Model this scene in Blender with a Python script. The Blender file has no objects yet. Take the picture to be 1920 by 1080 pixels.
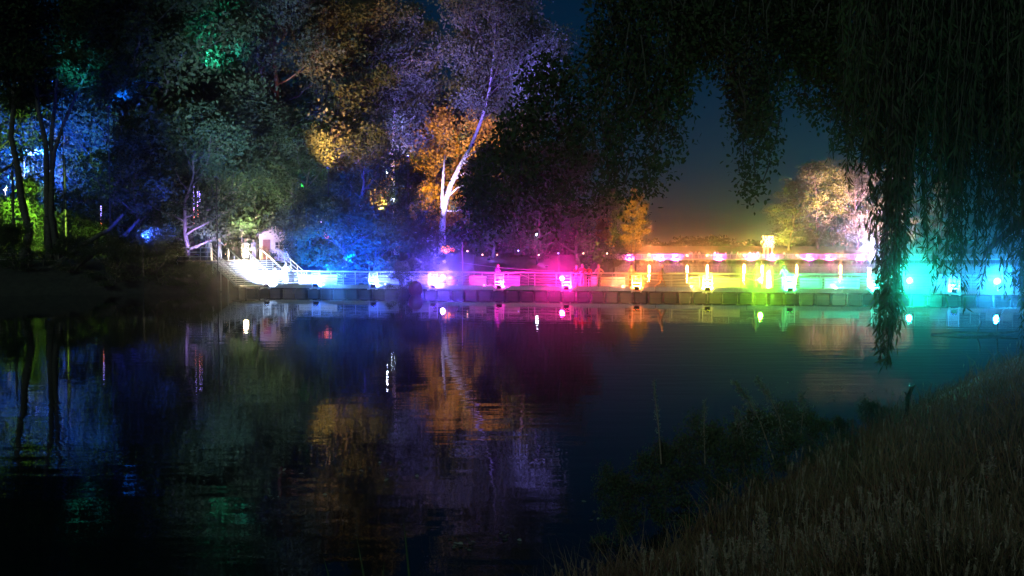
import bpy, math, random
import numpy as np
from mathutils import Vector, Matrix

scene = bpy.context.scene
C = scene.collection
R = math.radians

# ------------------------------------------------------------------ camera
CAM_H = 3.7
F_PX = 1867.0            # focal length in pixels of a 1920 wide picture (35 mm lens)
PITCH = math.atan(82 / F_PX)
cam = bpy.data.cameras.new('camera')
cam.sensor_width = 36.0
cam.lens = 36.0 * F_PX / 1920.0
cam.clip_start = 0.1
cam.clip_end = 3000
cam_ob = bpy.data.objects.new('camera', cam)
C.objects.link(cam_ob)
cam_ob.location = (0, 0, CAM_H)
cam_ob.rotation_euler = (R(90) - PITCH, 0, 0)
scene.camera = cam_ob

# ------------------------------------------------------------------ night sky
SUN_EL, SUN_ROT = R(24), R(196)
world = bpy.data.worlds.new('World')
scene.world = world
world.use_nodes = True
wn = world.node_tree
bg = wn.nodes['Background']
sky = wn.nodes.new('ShaderNodeTexSky')
sky.sky_type = 'NISHITA'
sky.sun_disc = False
sky.sun_elevation = SUN_EL
sky.sun_rotation = SUN_ROT
sky.ozone_density = 4.0
sky.dust_density = 0.4
tint = wn.nodes.new('ShaderNodeMixRGB')
tint.blend_type = 'MULTIPLY'
tint.inputs[0].default_value = 1.0
tint.inputs[2].default_value = (0.02, 0.46, 0.80, 1)
wn.links.new(sky.outputs[0], tint.inputs[1])
wn.links.new(tint.outputs[0], bg.inputs[0])
bg.inputs[1].default_value = 0.0064

# ------------------------------------------------------------------ weak teal fill added for ambient light (the one sun lamp)
sun = bpy.data.lights.new('sun', 'SUN')
sun.energy = 0.38
sun.angle = R(4)
sun.color = (0.62, 1.0, 0.86)
sun_ob = bpy.data.objects.new('sun', sun)
C.objects.link(sun_ob)
_d = Vector((math.sin(SUN_ROT) * math.cos(SUN_EL), math.cos(SUN_ROT) * math.cos(SUN_EL), math.sin(SUN_EL)))
sun_ob.rotation_euler = (-_d).to_track_quat('-Z', 'Y').to_euler()
sun_ob.location = (0, 0, 60)

# ------------------------------------------------------------------ picture
scene.view_settings.view_transform = 'Standard'
scene.view_settings.look = 'None'
scene.view_settings.exposure = 0.0
scene.view_settings.gamma = 1.0
scene.view_settings.use_curve_mapping = False
scene.render.engine = 'CYCLES'
cy = scene.cycles
cy.use_denoising = True
cy.max_bounces = 4
cy.diffuse_bounces = 0
cy.glossy_bounces = 2
cy.transmission_bounces = 2
cy.volume_bounces = 0
cy.transparent_max_bounces = 6
cy.sample_clamp_indirect = 2.0
cy.sample_clamp_direct = 0.0
cy.caustics_reflective = False
cy.caustics_refractive = False
cy.use_light_tree = True
cy.light_sampling_threshold = 0.03

# strengths of the four families of show lights
K_RAIL, K_FACE_UP, K_PARK, K_FAR_UP = 2.8, 1.7, 6.0, 0.36

# ================================================================== helpers
def at(px, py, Y):
    """world point seen at photograph pixel (px,py) at distance Y"""
    a = (px - 960) / F_PX
    b = (540 - py) / F_PX
    d = Vector((a, math.cos(PITCH) + b * math.sin(PITCH), -math.sin(PITCH) + b * math.cos(PITCH)))
    d *= Y / d.y
    return Vector((d.x, Y, CAM_H + d.z))

def colx(px, Y):
    return (px - 960) / F_PX * Y

def link(ob, parent=None):
    C.objects.link(ob)
    if parent is not None:
        ob.parent = parent
    return ob

def tag(o, label=None, cat=None, group=None, kind=None):
    if label: o['label'] = label
    if cat: o['category'] = cat
    if group: o['group'] = group
    if kind: o['kind'] = kind
    return o

def empty(name, loc=(0, 0, 0), rz=0.0, label=None, cat=None, group=None):
    o = bpy.data.objects.new(name, None)
    o.empty_display_size = 0.3
    o.location = loc
    o.rotation_euler = (0, 0, rz)
    C.objects.link(o)
    return tag(o, label, cat, group)

class MB:
    """collects verts and faces, then builds one mesh object"""
    def __init__(self):
        self.v = []
        self.f = []
        self.mi = []
    def add(self, vs, fs, mi=0):
        n = len(self.v)
        self.v.extend([tuple(p) for p in vs])
        self.f.extend([tuple(i + n for i in f) for f in fs])
        self.mi.extend([mi] * len(fs))
        return self
    def box(self, c, s, rz=0.0, mi=0, bev=0.0):
        x, y, z = s[0] / 2, s[1] / 2, s[2] / 2
        M = Matrix.Rotation(rz, 3, 'Z')
        if bev <= 0:
            pts = [(-x, -y, -z), (x, -y, -z), (x, y, -z), (-x, y, -z), (-x, -y, z), (x, -y, z), (x, y, z), (-x, y, z)]
            fs = [(0, 3, 2, 1), (4, 5, 6, 7), (0, 1, 5, 4), (1, 2, 6, 5), (2, 3, 7, 6), (3, 0, 4, 7)]
        else:
            b = bev
            pts = []
            for zz, i in ((-z, b), (-z + b, 0), (z - b, 0), (z, b)):
                X, Y = x - i, y - i
                for px, py in ((-X + b, -Y), (X - b, -Y), (X, -Y + b), (X, Y - b), (X - b, Y), (-X + b, Y), (-X, Y - b), (-X, -Y + b)):
                    pts.append((px, py, zz))
            fs = [tuple(range(7, -1, -1)), tuple(range(24, 32))]
            for k in range(3):
                for j in range(8):
                    fs.append((k * 8 + j, k * 8 + (j + 1) % 8, k * 8 + 8 + (j + 1) % 8, k * 8 + 8 + j))
        self.add([M @ Vector(p) + Vector(c) for p in pts], fs, mi)
        return self
    def tube(self, pts, rad, sides=6, mi=0, cap=True):
        pts = [Vector(p) for p in pts]
        n = len(pts)
        if not hasattr(rad, '__len__'):
            rad = [rad] * n
        vs, fs = [], []
        ref = Vector((0.31, 0.22, 0.93)).normalized()
        for i in range(n):
            t = (pts[min(i + 1, n - 1)] - pts[max(i - 1, 0)])
            if t.length < 1e-9: t = Vector((0, 0, 1))
            t.normalize()
            rr = ref if abs(t.dot(ref)) < 0.95 else Vector((1, 0, 0))
            u = t.cross(rr).normalized()
            w = t.cross(u)
            for k in range(sides):
                a = 2 * math.pi * k / sides
                vs.append(pts[i] + (u * math.cos(a) + w * math.sin(a)) * rad[i])
        for i in range(n - 1):
            for k in range(sides):
                k2 = (k + 1) % sides
                fs.append((i * sides + k, i * sides + k2, (i + 1) * sides + k2, (i + 1) * sides + k))
        if cap:
            fs.append(tuple(range(sides - 1, -1, -1)))
            fs.append(tuple(range((n - 1) * sides, n * sides)))
        return self.add(vs, fs, mi)
    def ball(self, c, r, seg=12, rings=8, mi=0):
        c = Vector(c)
        if not hasattr(r, '__len__'): r = (r, r, r)
        vs = [c + Vector((0, 0, -r[2]))]
        for i in range(1, rings):
            th = math.pi * i / rings
            for k in range(seg):
                a = 2 * math.pi * k / seg
                vs.append(c + Vector((r[0] * math.sin(th) * math.cos(a), r[1] * math.sin(th) * math.sin(a), -r[2] * math.cos(th))))
        vs.append(c + Vector((0, 0, r[2])))
        fs = []
        for k in range(seg):
            fs.append((0, 1 + (k + 1) % seg, 1 + k))
        for i in range(rings - 2):
            b = 1 + i * seg
            for k in range(seg):
                k2 = (k + 1) % seg
                fs.append((b + k, b + k2, b + seg + k2, b + seg + k))
        b = 1 + (rings - 2) * seg
        for k in range(seg):
            fs.append((b + k, b + (k + 1) % seg, len(vs) - 1))
        return self.add(vs, fs, mi)
    def mesh(self, name, mats, smooth=False):
        me = bpy.data.meshes.new(name)
        me.from_pydata(self.v, [], self.f)
        if not isinstance(mats, (list, tuple)): mats = [mats]
        for m in mats: me.materials.append(m)
        if len(mats) > 1: me.polygons.foreach_set('material_index', self.mi)
        if smooth: me.polygons.foreach_set('use_smooth', [True] * len(self.f))
        me.update()
        return me
    def build(self, name, mats, parent=None, smooth=False):
        return link(bpy.data.objects.new(name, self.mesh(name, mats, smooth)), parent)

def obj(name, me, parent=None, loc=None, rz=None):
    o = bpy.data.objects.new(name, me)
    if loc is not None: o.location = loc
    if rz is not None: o.rotation_euler = (0, 0, rz)
    return link(o, parent)

def copy_tree(o, parent=None):
    c = o.copy()
    C.objects.link(c)
    c.parent = parent
    for ch in list(o.children):
        copy_tree(ch, c)
    return c

def fast_mesh(name, V, nper, mats):
    """V: (n*nper,3) vertex array, one polygon per nper vertices"""
    n = len(V) // nper
    me = bpy.data.meshes.new(name)
    me.vertices.add(len(V))
    me.vertices.foreach_set('co', np.ascontiguousarray(V, dtype=np.float32).ravel())
    me.loops.add(len(V))
    me.loops.foreach_set('vertex_index', np.arange(len(V), dtype=np.int32))
    me.polygons.add(n)
    me.polygons.foreach_set('loop_start', np.arange(0, len(V), nper, dtype=np.int32))
    me.polygons.foreach_set('loop_total', np.full(n, nper, dtype=np.int32))
    me.materials.append(mats)
    me.update(calc_edges=True)
    return me

def unit(a):
    return a / np.maximum(np.linalg.norm(a, axis=1, keepdims=True), 1e-9)

def leaves(rng, P, length, width, axis=None, droop=0.0, jitter=1.0, pts=4):
    """leaf-shaped folded faces at points P; returns the vertex array"""
    n = len(P)
    d = rng.normal(size=(n, 3))
    if axis is not None:
        d = np.asarray(axis) + d * jitter
    d[:, 2] -= droop
    d = unit(d)
    s = unit(np.cross(d, rng.normal(size=(n, 3))))
    nn = np.cross(d, s)
    L = (length * rng.uniform(0.7, 1.3, n))[:, None]
    W = (width * rng.uniform(0.7, 1.3, n))[:, None]
    fold = nn * W * rng.uniform(-0.35, 0.35, (n, 1))
    if pts == 4:
        V = np.stack([P, P + d * L * 0.45 + s * W * 0.5 + fold, P + d * L, P + d * L * 0.45 - s * W * 0.5 + fold], 1)
    else:
        V = np.stack([P, P + d * L * 0.25 + s * W * 0.42 + fold, P + d * L * 0.62 + s * W * 0.40 + fold, P + d * L,
                      P + d * L * 0.62 - s * W * 0.40 + fold, P + d * L * 0.25 - s * W * 0.42 + fold], 1)
    return V.reshape(-1, 3)

# ================================================================== materials
MATS = {}
def nodes_of(name):
    m = bpy.data.materials.new(name)
    m.use_nodes = True
    return m, m.node_tree, m.node_tree.nodes['Principled BSDF']

def mat(name, col, rough=0.6, var=0.25, scale=6.0, metal=0.0, bump=0.0, spec=0.4):
    if name in MATS: return MATS[name]
    m, nt, b = nodes_of(name)
    tc = nt.nodes.new('ShaderNodeTexCoord')
    nz = nt.nodes.new('ShaderNodeTexNoise')
    nz.inputs['Scale'].default_value = scale
    nz.inputs['Detail'].default_value = 5
    nt.links.new(tc.outputs['Object'], nz.inputs['Vector'])
    rp = nt.nodes.new('ShaderNodeValToRGB')
    rp.color_ramp.elements[0].position = 0.3
    rp.color_ramp.elements[1].position = 0.7
    rp.color_ramp.elements[0].color = tuple(c * (1 - var) for c in col) + (1,)
    rp.color_ramp.elements[1].color = tuple(min(1, c * (1 + var)) for c in col) + (1,)
    nt.links.new(nz.outputs['Fac'], rp.inputs[0])
    nt.links.new(rp.outputs[0], b.inputs['Base Color'])
    b.inputs['Roughness'].default_value = rough
    b.inputs['Metallic'].default_value = metal
    b.inputs['Specular IOR Level'].default_value = spec
    if bump:
        bp = nt.nodes.new('ShaderNodeBump')
        bp.inputs['Strength'].default_value = bump
        nt.links.new(nz.outputs['Fac'], bp.inputs['Height'])
        nt.links.new(bp.outputs[0], b.inputs['Normal'])
    MATS[name] = m
    return m

def leaf_mat(name, c0, c1, trans=0.3, spec=0.25):
    if name in MATS: return MATS[name]
    m, nt, b = nodes_of(name)
    geo = nt.nodes.new('ShaderNodeNewGeometry')
    tc = nt.nodes.new('ShaderNodeTexCoord')
    nz = nt.nodes.new('ShaderNodeTexNoise')
    nz.inputs['Scale'].default_value = 0.6
    nt.links.new(tc.outputs['Object'], nz.inputs['Vector'])
    mx = nt.nodes.new('ShaderNodeMath'); mx.operation = 'ADD'
    mm = nt.nodes.new('ShaderNodeMath'); mm.operation = 'MULTIPLY'; mm.inputs[1].default_value = 0.55
    nt.links.new(geo.outputs['Random Per Island'], mm.inputs[0])
    m2 = nt.nodes.new('ShaderNodeMath'); m2.operation = 'MULTIPLY'; m2.inputs[1].default_value = 0.5
    nt.links.new(nz.outputs['Fac'], m2.inputs[0])
    nt.links.new(mm.outputs[0], mx.inputs[0]); nt.links.new(m2.outputs[0], mx.inputs[1])
    rp = nt.nodes.new('ShaderNodeValToRGB')
    rp.color_ramp.elements[0].color = tuple(c0) + (1,)
    rp.color_ramp.elements[1].color = tuple(c1) + (1,)
    nt.links.new(mx.outputs[0], rp.inputs[0])
    nt.nodes.remove(b)
    b = nt.nodes.new('ShaderNodeBsdfDiffuse')
    nt.links.new(rp.outputs[0], b.inputs['Color'])
    tr = nt.nodes.new('ShaderNodeBsdfTranslucent')
    nt.links.new(rp.outputs[0], tr.inputs[0])
    mix = nt.nodes.new('ShaderNodeMixShader'); mix.inputs[0].default_value = trans
    out = nt.nodes['Material Output']
    nt.links.new(b.outputs[0], mix.inputs[1]); nt.links.new(tr.outputs[0], mix.inputs[2])
    nt.links.new(mix.outputs[0], out.inputs['Surface'])
    MATS[name] = m
    return m

def glow(name, col, strength):
    """a surface that gives off light: lamp glass, bulbs, tubes"""
    if name in MATS: return MATS[name]
    m, nt, b = nodes_of(name)
    b.inputs['Base Color'].default_value = tuple(min(1, c) for c in col) + (1,)
    b.inputs['Emission Color'].default_value = tuple(col) + (1,)
    b.inputs['Emission Strength'].default_value = strength
    m.cycles.emission_sampling = 'NONE' if strength > 8 else 'AUTO'
    MATS[name] = m
    return m

M_BARK = mat('bark', (0.09, 0.075, 0.06), 0.9, 0.45, 5, bump=0.5)
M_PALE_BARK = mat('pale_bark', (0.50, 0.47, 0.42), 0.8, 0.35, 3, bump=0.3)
M_LEAF = leaf_mat('leaf_green', (0.035, 0.06, 0.025), (0.10, 0.13, 0.05))
M_LEAF_D = leaf_mat('leaf_dark', (0.02, 0.04, 0.02), (0.06, 0.09, 0.035))
M_LEAF_Y = leaf_mat('leaf_amber', (0.16, 0.11, 0.03), (0.30, 0.20, 0.05))
M_LEAF_P = leaf_mat('leaf_pale', (0.06, 0.08, 0.04), (0.15, 0.17, 0.09))
M_WILLOW = leaf_mat('leaf_willow', (0.035, 0.06, 0.03), (0.10, 0.13, 0.07))
M_WHITE = mat('white_paint', (0.75, 0.75, 0.74), 0.45, 0.06, 3)
M_BOARD = mat('board_white', (0.60, 0.59, 0.57), 0.55, 0.10, 2.5, bump=0.05)
M_GALV = mat('galvanised', (0.50, 0.51, 0.52), 0.4, 0.15, 12, metal=0.3)
M_DECK = mat('deck_boards', (0.30, 0.26, 0.21), 0.75, 0.3, 7, bump=0.2)
M_FLOAT = mat('float_plastic', (0.035, 0.037, 0.042), 0.45, 0.2, 3)
M_DARK = mat('dark_housing', (0.02, 0.02, 0.022), 0.5, 0.2, 8)
M_ROPE = mat('rope', (0.70, 0.68, 0.62), 0.8, 0.15, 30)

# ================================================================== the lake outline
LAKE = [(-70, -14), (-30, 0.5), (-10, 4.4), (-3, 6.4), (0.5, 9.3), (2.3, 12.4), (4.7, 16.0), (8.3, 21.2), (12.8, 27.4), (19, 35),
        (33, 50), (52, 64), (74, 88), (96, 150), (110, 215), (108, 240), (84, 228), (56, 232), (30, 229), (23.5, 214), (19.5, 180),
        (14, 150), (9, 122), (2, 104), (-6, 94), (-12, 88), (-15.2, 83.5), (-18.5, 81.0), (-22.5, 77.6), (-26, 75), (-33, 72.5), (-42, 70),
        (-58, 60), (-80, 30)]
_LK = np.array(LAKE, dtype=float)
def lake_sd(x, y):
    """signed distance to the shore, positive on land (numpy arrays)"""
    x = np.asarray(x, float); y = np.asarray(y, float)
    best = np.full(x.shape, 1e9)
    inside = np.zeros(x.shape, bool)
    n = len(_LK)
    for i in range(n):
        ax, ay = _LK[i]; bx, by = _LK[(i + 1) % n]
        ex, ey = bx - ax, by - ay
        t = np.clip(((x - ax) * ex + (y - ay) * ey) / (ex * ex + ey * ey), 0, 1)
        best = np.minimum(best, np.hypot(x - ax - t * ex, y - ay - t * ey))
        c = ((ay > y) != (by > y)) & (x < (bx - ax) * (y - ay) / (by - ay + 1e-12) + ax)
        inside ^= c
    return np.where(inside, -best, best)

def ground_z(x, y):
    x = np.asarray(x, float); y = np.asarray(y, float)
    d = lake_sd(x, y)
    near = np.clip((55 - y) / 30, 0, 1)
    h = 2.15 * near + 2.3 * (1 - near)
    L = 3.0 * near + 2.2 * (1 - near)
    land = h * (1 - np.exp(-np.maximum(d, 0) / L)) + np.clip(d - 8, 0, 60) * 0.012
    bed = -2.0 * (1 - np.exp(np.minimum(d, 0) / 4.0))
    ripple = 0.06 * np.sin(x * 0.9 + 1.3 * np.sin(y * 0.6)) * np.sin(y * 1.1 + x * 0.4) * np.clip(d / 2, 0, 1)
    return np.where(d > 0, land + ripple, bed)
def gz(x, y):
    return float(ground_z(np.array([x]), np.array([y]))[0])

def axis_steps(a):
    out = []
    for lo, hi, st in a: out += list(np.arange(lo, hi, st))
    return np.array(out + [a[-1][1]])
gx = axis_steps([(-640, -160, 60), (-160, -40, 5), (-40, -6, 1.2), (-6, 16, 0.35), (16, 44, 1.2), (44, 160, 5), (160, 640.1, 60)])
gy = axis_steps([(-80, -30, 10), (-30, -2, 3), (-2, 30, 0.35), (30, 70, 2), (70, 100, 1.0), (100, 260, 4), (260, 1200.1, 60)])
GX, GY = np.meshgrid(gx, gy)
GZ = ground_z(GX.ravel(), GY.ravel())
nx, ny = len(gx), len(gy)
gv = np.stack([GX.ravel(), GY.ravel(), GZ], 1)
ii = np.arange(nx * ny).reshape(ny, nx)
gf = np.stack([ii[:-1, :-1].ravel(), ii[:-1, 1:].ravel(), ii[1:, 1:].ravel(), ii[1:, :-1].ravel()], 1)
me = bpy.data.meshes.new('ground')
me.from_pydata(gv.tolist(), [], gf.tolist())
me.polygons.foreach_set('use_smooth', [True] * len(gf))
me.materials.append(mat('soil', (0.045, 0.042, 0.03), 0.95, 0.4, 2.5, bump=0.4))
tag(obj('ground', me), kind='structure')

# ------------------------------------------------------------------ water
def water_material():
    m, nt, b = nodes_of('lake_water')
    b.inputs['Base Color'].default_value = (0.004, 0.012, 0.014, 1)
    b.inputs['Roughness'].default_value = 0.006
    b.inputs['IOR'].default_value = 1.333
    tc = nt.nodes.new('ShaderNodeTexCoord')
    def noise(sx, sy, scale, detail, rot=0.0):
        mp = nt.nodes.new('ShaderNodeMapping')
        mp.inputs['Scale'].default_value = (sx, sy, 1)
        mp.inputs['Rotation'].default_value = (0, 0, rot)
        nt.links.new(tc.outputs['Object'], mp.inputs['Vector'])
        n = nt.nodes.new('ShaderNodeTexNoise')
        n.inputs['Scale'].default_value = scale
        n.inputs['Detail'].default_value = detail
        nt.links.new(mp.outputs[0], n.inputs['Vector'])
        return n.outputs['Fac']
    def math_(op, a, bb):
        q = nt.nodes.new('ShaderNodeMath'); q.operation = op
        for i, s in enumerate((a, bb)):
            if isinstance(s, (int, float)): q.inputs[i].default_value = s
            else: nt.links.new(s, q.inputs[i])
        return q.outputs[0]
    swell = noise(0.40, 1.25, 1.0, 2, 0.08)
    small = noise(0.8, 2.4, 1.5, 2, -0.1)
    fine = noise(1.0, 1.8, 11.0, 2, 0.3)
    patch = noise(0.05, 0.12, 1.0, 2)
    rp = nt.nodes.new('ShaderNodeValToRGB')
    rp.color_ramp.elements[0].position = 0.42
    rp.color_ramp.elements[1].position = 0.66
    rp.color_ramp.elements[0].color = (0.12, 0.12, 0.12, 1)
    nt.links.new(patch, rp.inputs[0])
    rp2 = nt.nodes.new('ShaderNodeValToRGB')
    rp2.color_ramp.elements[0].position = 0.35
    rp2.color_ramp.elements[1].position = 0.7
    rp2.color_ramp.elements[0].color = (0.25, 0.25, 0.25, 1)
    nt.links.new(noise(0.04, 0.10, 1.3, 3, 0.2), rp2.inputs[0])
    h = math_('ADD', math_('MULTIPLY', swell, 0.0075), math_('MULTIPLY', math_('MULTIPLY', small, 0.0024), rp2.outputs[0]))
    # wind-ruffled shallows beside the near bank
    sep = nt.nodes.new('ShaderNodeVectorMath'); sep.operation = 'DISTANCE'
    sep.inputs[1].default_value = (9.5, 24.5, 0)
    nt.links.new(tc.outputs['Object'], sep.inputs[0])
    near = nt.nodes.new('ShaderNodeMapRange')
    near.inputs['From Min'].default_value = 6.5; near.inputs['From Max'].default_value = 1.0
    nt.links.new(sep.outputs['Value'], near.inputs['Value'])
    ruff = math_('ADD', rp.outputs[0], math_('MULTIPLY', near.outputs[0], 8.0))
    h = math_('ADD', h, math_('MULTIPLY', math_('MULTIPLY', fine, 0.00035), ruff))
    # calmer towards the far bridge, livelier close to the near bank
    sx = nt.nodes.new('ShaderNodeSeparateXYZ'); nt.links.new(tc.outputs['Object'], sx.inputs[0])
    calm = nt.nodes.new('ShaderNodeMapRange')
    calm.inputs['From Min'].default_value = 60.0; calm.inputs['From Max'].default_value = 26.0
    calm.inputs['To Min'].default_value = 0.30; calm.inputs['To Max'].default_value = 1.0
    nt.links.new(sx.outputs[1], calm.inputs['Value'])
    calm2 = nt.nodes.new('ShaderNodeMapRange')
    calm2.inputs['From Min'].default_value = 78.0; calm2.inputs['From Max'].default_value = 105.0
    calm2.inputs['To Min'].default_value = 0.0; calm2.inputs['To Max'].default_value = 1.6
    nt.links.new(sx.outputs[1], calm2.inputs['Value'])
    h = math_('MULTIPLY', h, math_('ADD', calm.outputs[0], calm2.outputs[0]))
    bp = nt.nodes.new('ShaderNodeBump')
    bp.inputs['Strength'].default_value = 1.0
    bp.inputs['Distance'].default_value = 1.0
    nt.links.new(h, bp.inputs['Height'])
    nt.links.new(bp.outputs[0], b.inputs['Normal'])
    return m
wb = MB()
wb.add([(-200, -40, 0), (200, -40, 0), (200, 300, 0), (-200, 300, 0)], [(0, 1, 2, 3)])
tag(wb.build('lake_water', water_material()), kind='structure')

# ================================================================== floodlights
def lamp_meshes():
    h = MB()
    h.box((0, -0.07, 0), (0.34, 0.10, 0.26), bev=0.02)
    for k in range(5): h.box((-0.13 + k * 0.065, -0.145, 0), (0.012, 0.05, 0.22))
    h.box((0, -0.008, 0.135), (0.36, 0.05, 0.012)); h.box((0, -0.008, -0.135), (0.36, 0.05, 0.012))
    h.box((0.176, -0.008, 0), (0.012, 0.05, 0.27)); h.box((-0.176, -0.008, 0), (0.012, 0.05, 0.27))
    br = MB()
    br.box((0.20, -0.06, -0.09), (0.012, 0.04, 0.24)); br.box((-0.20, -0.06, -0.09), (0.012, 0.04, 0.24))
    br.box((0, -0.06, -0.215), (0.412, 0.04, 0.012)); br.tube([(0, -0.06, -0.22), (0, -0.06, -0.30)], 0.025, 8)
    br.box((0, -0.06, -0.305), (0.18, 0.18, 0.02))
    ln = MB()
    ln.box((0, -0.012, 0), (0.32, 0.012, 0.235))
    return h.mesh('housing', M_DARK), br.mesh('bracket', M_DARK), ln
HOUSING, BRACKET, LENS_MB = lamp_meshes()
_lens = {}
_c = MB()
_c.tube([(0, -0.30, 0), (0, -0.28, 0), (0, -0.10, 0), (0, -0.03, 0), (0, 0.02, 0)], (0.06, 0.10, 0.13, 0.175, 0.18), 18)
for _k in range(6): _c.tube([(0, -0.12 - 0.02 * _k, 0), (0, -0.128 - 0.02 * _k, 0)], 0.145, 18)
CAN = _c.mesh('housing', M_DARK)
LENS_ROUND = MB()
LENS_ROUND.tube([(0, 0.021, 0), (0, 0.030, 0), (0, 0.040, 0), (0, 0.044, 0)], (0.165, 0.155, 0.10, 0.02), 20)
def lens_mesh(col, strength, round_=False):
    k = (col, strength, round_)
    if k not in _lens:
        nm = 'lens_%d' % len(_lens)
        _lens[k] = (LENS_ROUND if round_ else LENS_MB).mesh('lens', glow(nm, tuple(max(c, 0.05) for c in col), strength))
    return _lens[k]

def floodlight(loc, aim, col, power, label, cone=150, blend=0.5, group=None, lens=25.0, name='floodlight', scale=1.0, soft=0.10, beams=None, round_=False):
    loc = Vector(loc); aim = Vector(aim)
    d = (aim - loc).normalized()
    yaw = math.atan2(-d.x, d.y)
    pitch = math.asin(max(-1, min(1, d.z)))
    root = empty(name, loc - Vector((0, 0, 0.315 * scale)), yaw, label, 'floodlight', group)
    for nm, me, p in (('housing', CAN if round_ else HOUSING, pitch), ('bracket', BRACKET, 0.0), ('lens', lens_mesh(tuple(col), lens, round_), pitch)):
        o = obj(nm, me, root, (0, 0, 0.315 * scale))
        o.rotation_euler = (p, 0, 0); o.scale = (scale,) * 3
    for bd, bc, bp_ in (beams or [(d, cone, power)]):
        bd = Vector(bd).normalized()
        L = bpy.data.lights.new('floodlight_beam', 'SPOT')
        L.energy = bp_
        L.color = col
        L.spot_size = R(bc)
        L.spot_blend = blend
        L.shadow_soft_size = soft
        lo = bpy.data.objects.new('floodlight_beam', L)
        C.objects.link(lo)
        lo.location = loc + d * 0.14 * scale
        lo.rotation_euler = bd.to_track_quat('-Z', 'Y').to_euler()
    return root

# ================================================================== floating bridges
class Frame:
    def __init__(self, A, B):
        self.A = Vector((A[0], A[1], 0)); self.B = Vector((B[0], B[1], 0))
        self.L = (self.B - self.A).length
        self.u = (self.B - self.A).normalized()
        self.n = Vector((-self.u.y, self.u.x, 0))
        self.rz = math.atan2(self.u.y, self.u.x)
    def p(self, s, t, z):
        return self.A + self.u * s + self.n * t + Vector((0, 0, z))
    def s(self, px, t=0.0):
        k = (px - 960) / F_PX
        a = self.A + self.n * t
        return (k * a.y - a.x) / (self.u.x - k * self.u.y)

def rail_post_mesh(h, simple=False):
    b = MB()
    b.box((0, 0, h / 2), (0.05, 0.05, h), bev=0.0 if simple else 0.008)
    b.box((0, 0, 0.006), (0.14, 0.12, 0.012))
    b.box((0, 0, h + 0.008), (0.062, 0.062, 0.016))
    return b.mesh('rail_post', M_GALV)
POST = rail_post_mesh(1.04)
def float_mesh():
    b = MB()
    b.box((0, 0, 0), (0.94, 1.0, 0.56), bev=0.10)
    b.tube([(-0.30, -0.5, 0.0), (-0.30, -0.535, 0.0)], 0.05, 8)
    b.tube([(0.30, -0.5, 0.0), (0.30, -0.535, 0.0)], 0.05, 8)
    b.box((-0.475, -0.3, 0.16), (0.05, 0.16, 0.05)); b.box((0.475, -0.3, 0.16), (0.05, 0.16, 0.05))
    return b.mesh('float', M_FLOAT)
FLOAT = float_mesh()

DECK_Z = 0.56
def floating_bridge(name, A, B, width, label, module=6.0, gaps=()):
    fr = Frame(A, B)
    root = empty(name, fr.A, 0, label, 'bridge')
    root_loc = fr.A
    def part(nm, me, s, t, z):
        return obj(nm, me, root, fr.p(s, t, z) - root_loc, fr.rz)
    nmod = int(round(fr.L / module)); ml = fr.L / nmod
    dk = MB(); dk.box((0, 0, 0), (ml - 0.03, width, 0.06)); dkm = dk.mesh('deck_section', M_DECK)
    fs = MB(); fs.box((0, 0, 0), (ml - 0.06, 0.05, 0.11)); fsm = fs.mesh('edge_beam', M_GALV)
    rl = MB(); rl.tube([(-ml / 2, 0, 0), (ml / 2, 0, 0)], 0.032, 8); rlm = rl.mesh('handrail', M_GALV)
    ml_ = MB(); ml_.tube([(-ml / 2, 0, 0), (ml / 2, 0, 0)], 0.017, 6); mlm = ml_.mesh('rail_bar', M_GALV)
    tb_ = MB(); tb_.box((0, 0, 0), (ml - 0.05, 0.022, 0.17)); tbm_ = tb_.mesh('toe_board', M_GALV)  # added strip that blocks the deck lamps' reflections in the water
    for k in range(nmod):
        sc = (k + 0.5) * ml
        part('deck_section', dkm, sc, width / 2, DECK_Z - 0.03)
        for t in (-0.028, width + 0.028):
            part('edge_beam', fsm, sc, t, DECK_Z - 0.05)
        part('toe_board', tbm_, sc, 0.075, DECK_Z + 0.087)
        for t in (0.03, width - 0.03):
            part('handrail', rlm, sc, t, DECK_Z + 1.08)
            for z in (0.22, 0.44, 0.66, 0.87):
                part('rail_bar', mlm, sc, t, DECK_Z + z)
    npost = int(round(fr.L / 2.0))
    for k in range(npost + 1):
        for t in (0.03, width - 0.03):
            part('rail_post', POST, k * fr.L / npost, t, DECK_Z)
    nfl = int(fr.L / 1.0)
    for k in range(nfl):
        s = (k + 0.5) * fr.L / nfl
        part('float', FLOAT, s, 0.52, 0.16)
        if width > 1.8: part('float', FLOAT, s, width - 0.52, 0.16)
    return root, fr

bridge, BF = floating_bridge('floating_bridge', (-20.2, 75.0), (40.0, 62.3), 2.5,
                             'long white-railed floating footbridge crossing the near water under rainbow lights')
# the far one
far_bridge, FF = floating_bridge('floating_bridge', (21.0, 203.0), (104.0, 206.0), 3.0,
                                 'distant footbridge glowing pink and orange across the lake', module=8.0)

def on_bridge(px, t, z, fr=BF):
    return fr.p(fr.s(px, t), t, z)

# white slatted boards fixed to the far rail of the near bridge
def board_panel(px0, px1, n=4, t=2.5 - 0.075):
    s0, s1 = BF.s(px0, t), BF.s(px1, t)
    for k in range(n):
        b = MB(); b.box((0, 0, 0), (s1 - s0, 0.02, 0.165), bev=0.004)
        obj('board', b.mesh('board', M_BOARD), bridge, BF.p((s0 + s1) / 2, t, DECK_Z + 0.14 + k * 0.195) - BF.A, BF.rz)
for a, c in ((560, 632), (690, 748), (768, 812), (880, 912), (930, 975), (1068, 1120), (1124, 1172), (1338, 1388), (1500, 1542), (1546, 1612), (1745, 1800), (1850, 1900)):
    board_panel(a, c)

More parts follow.
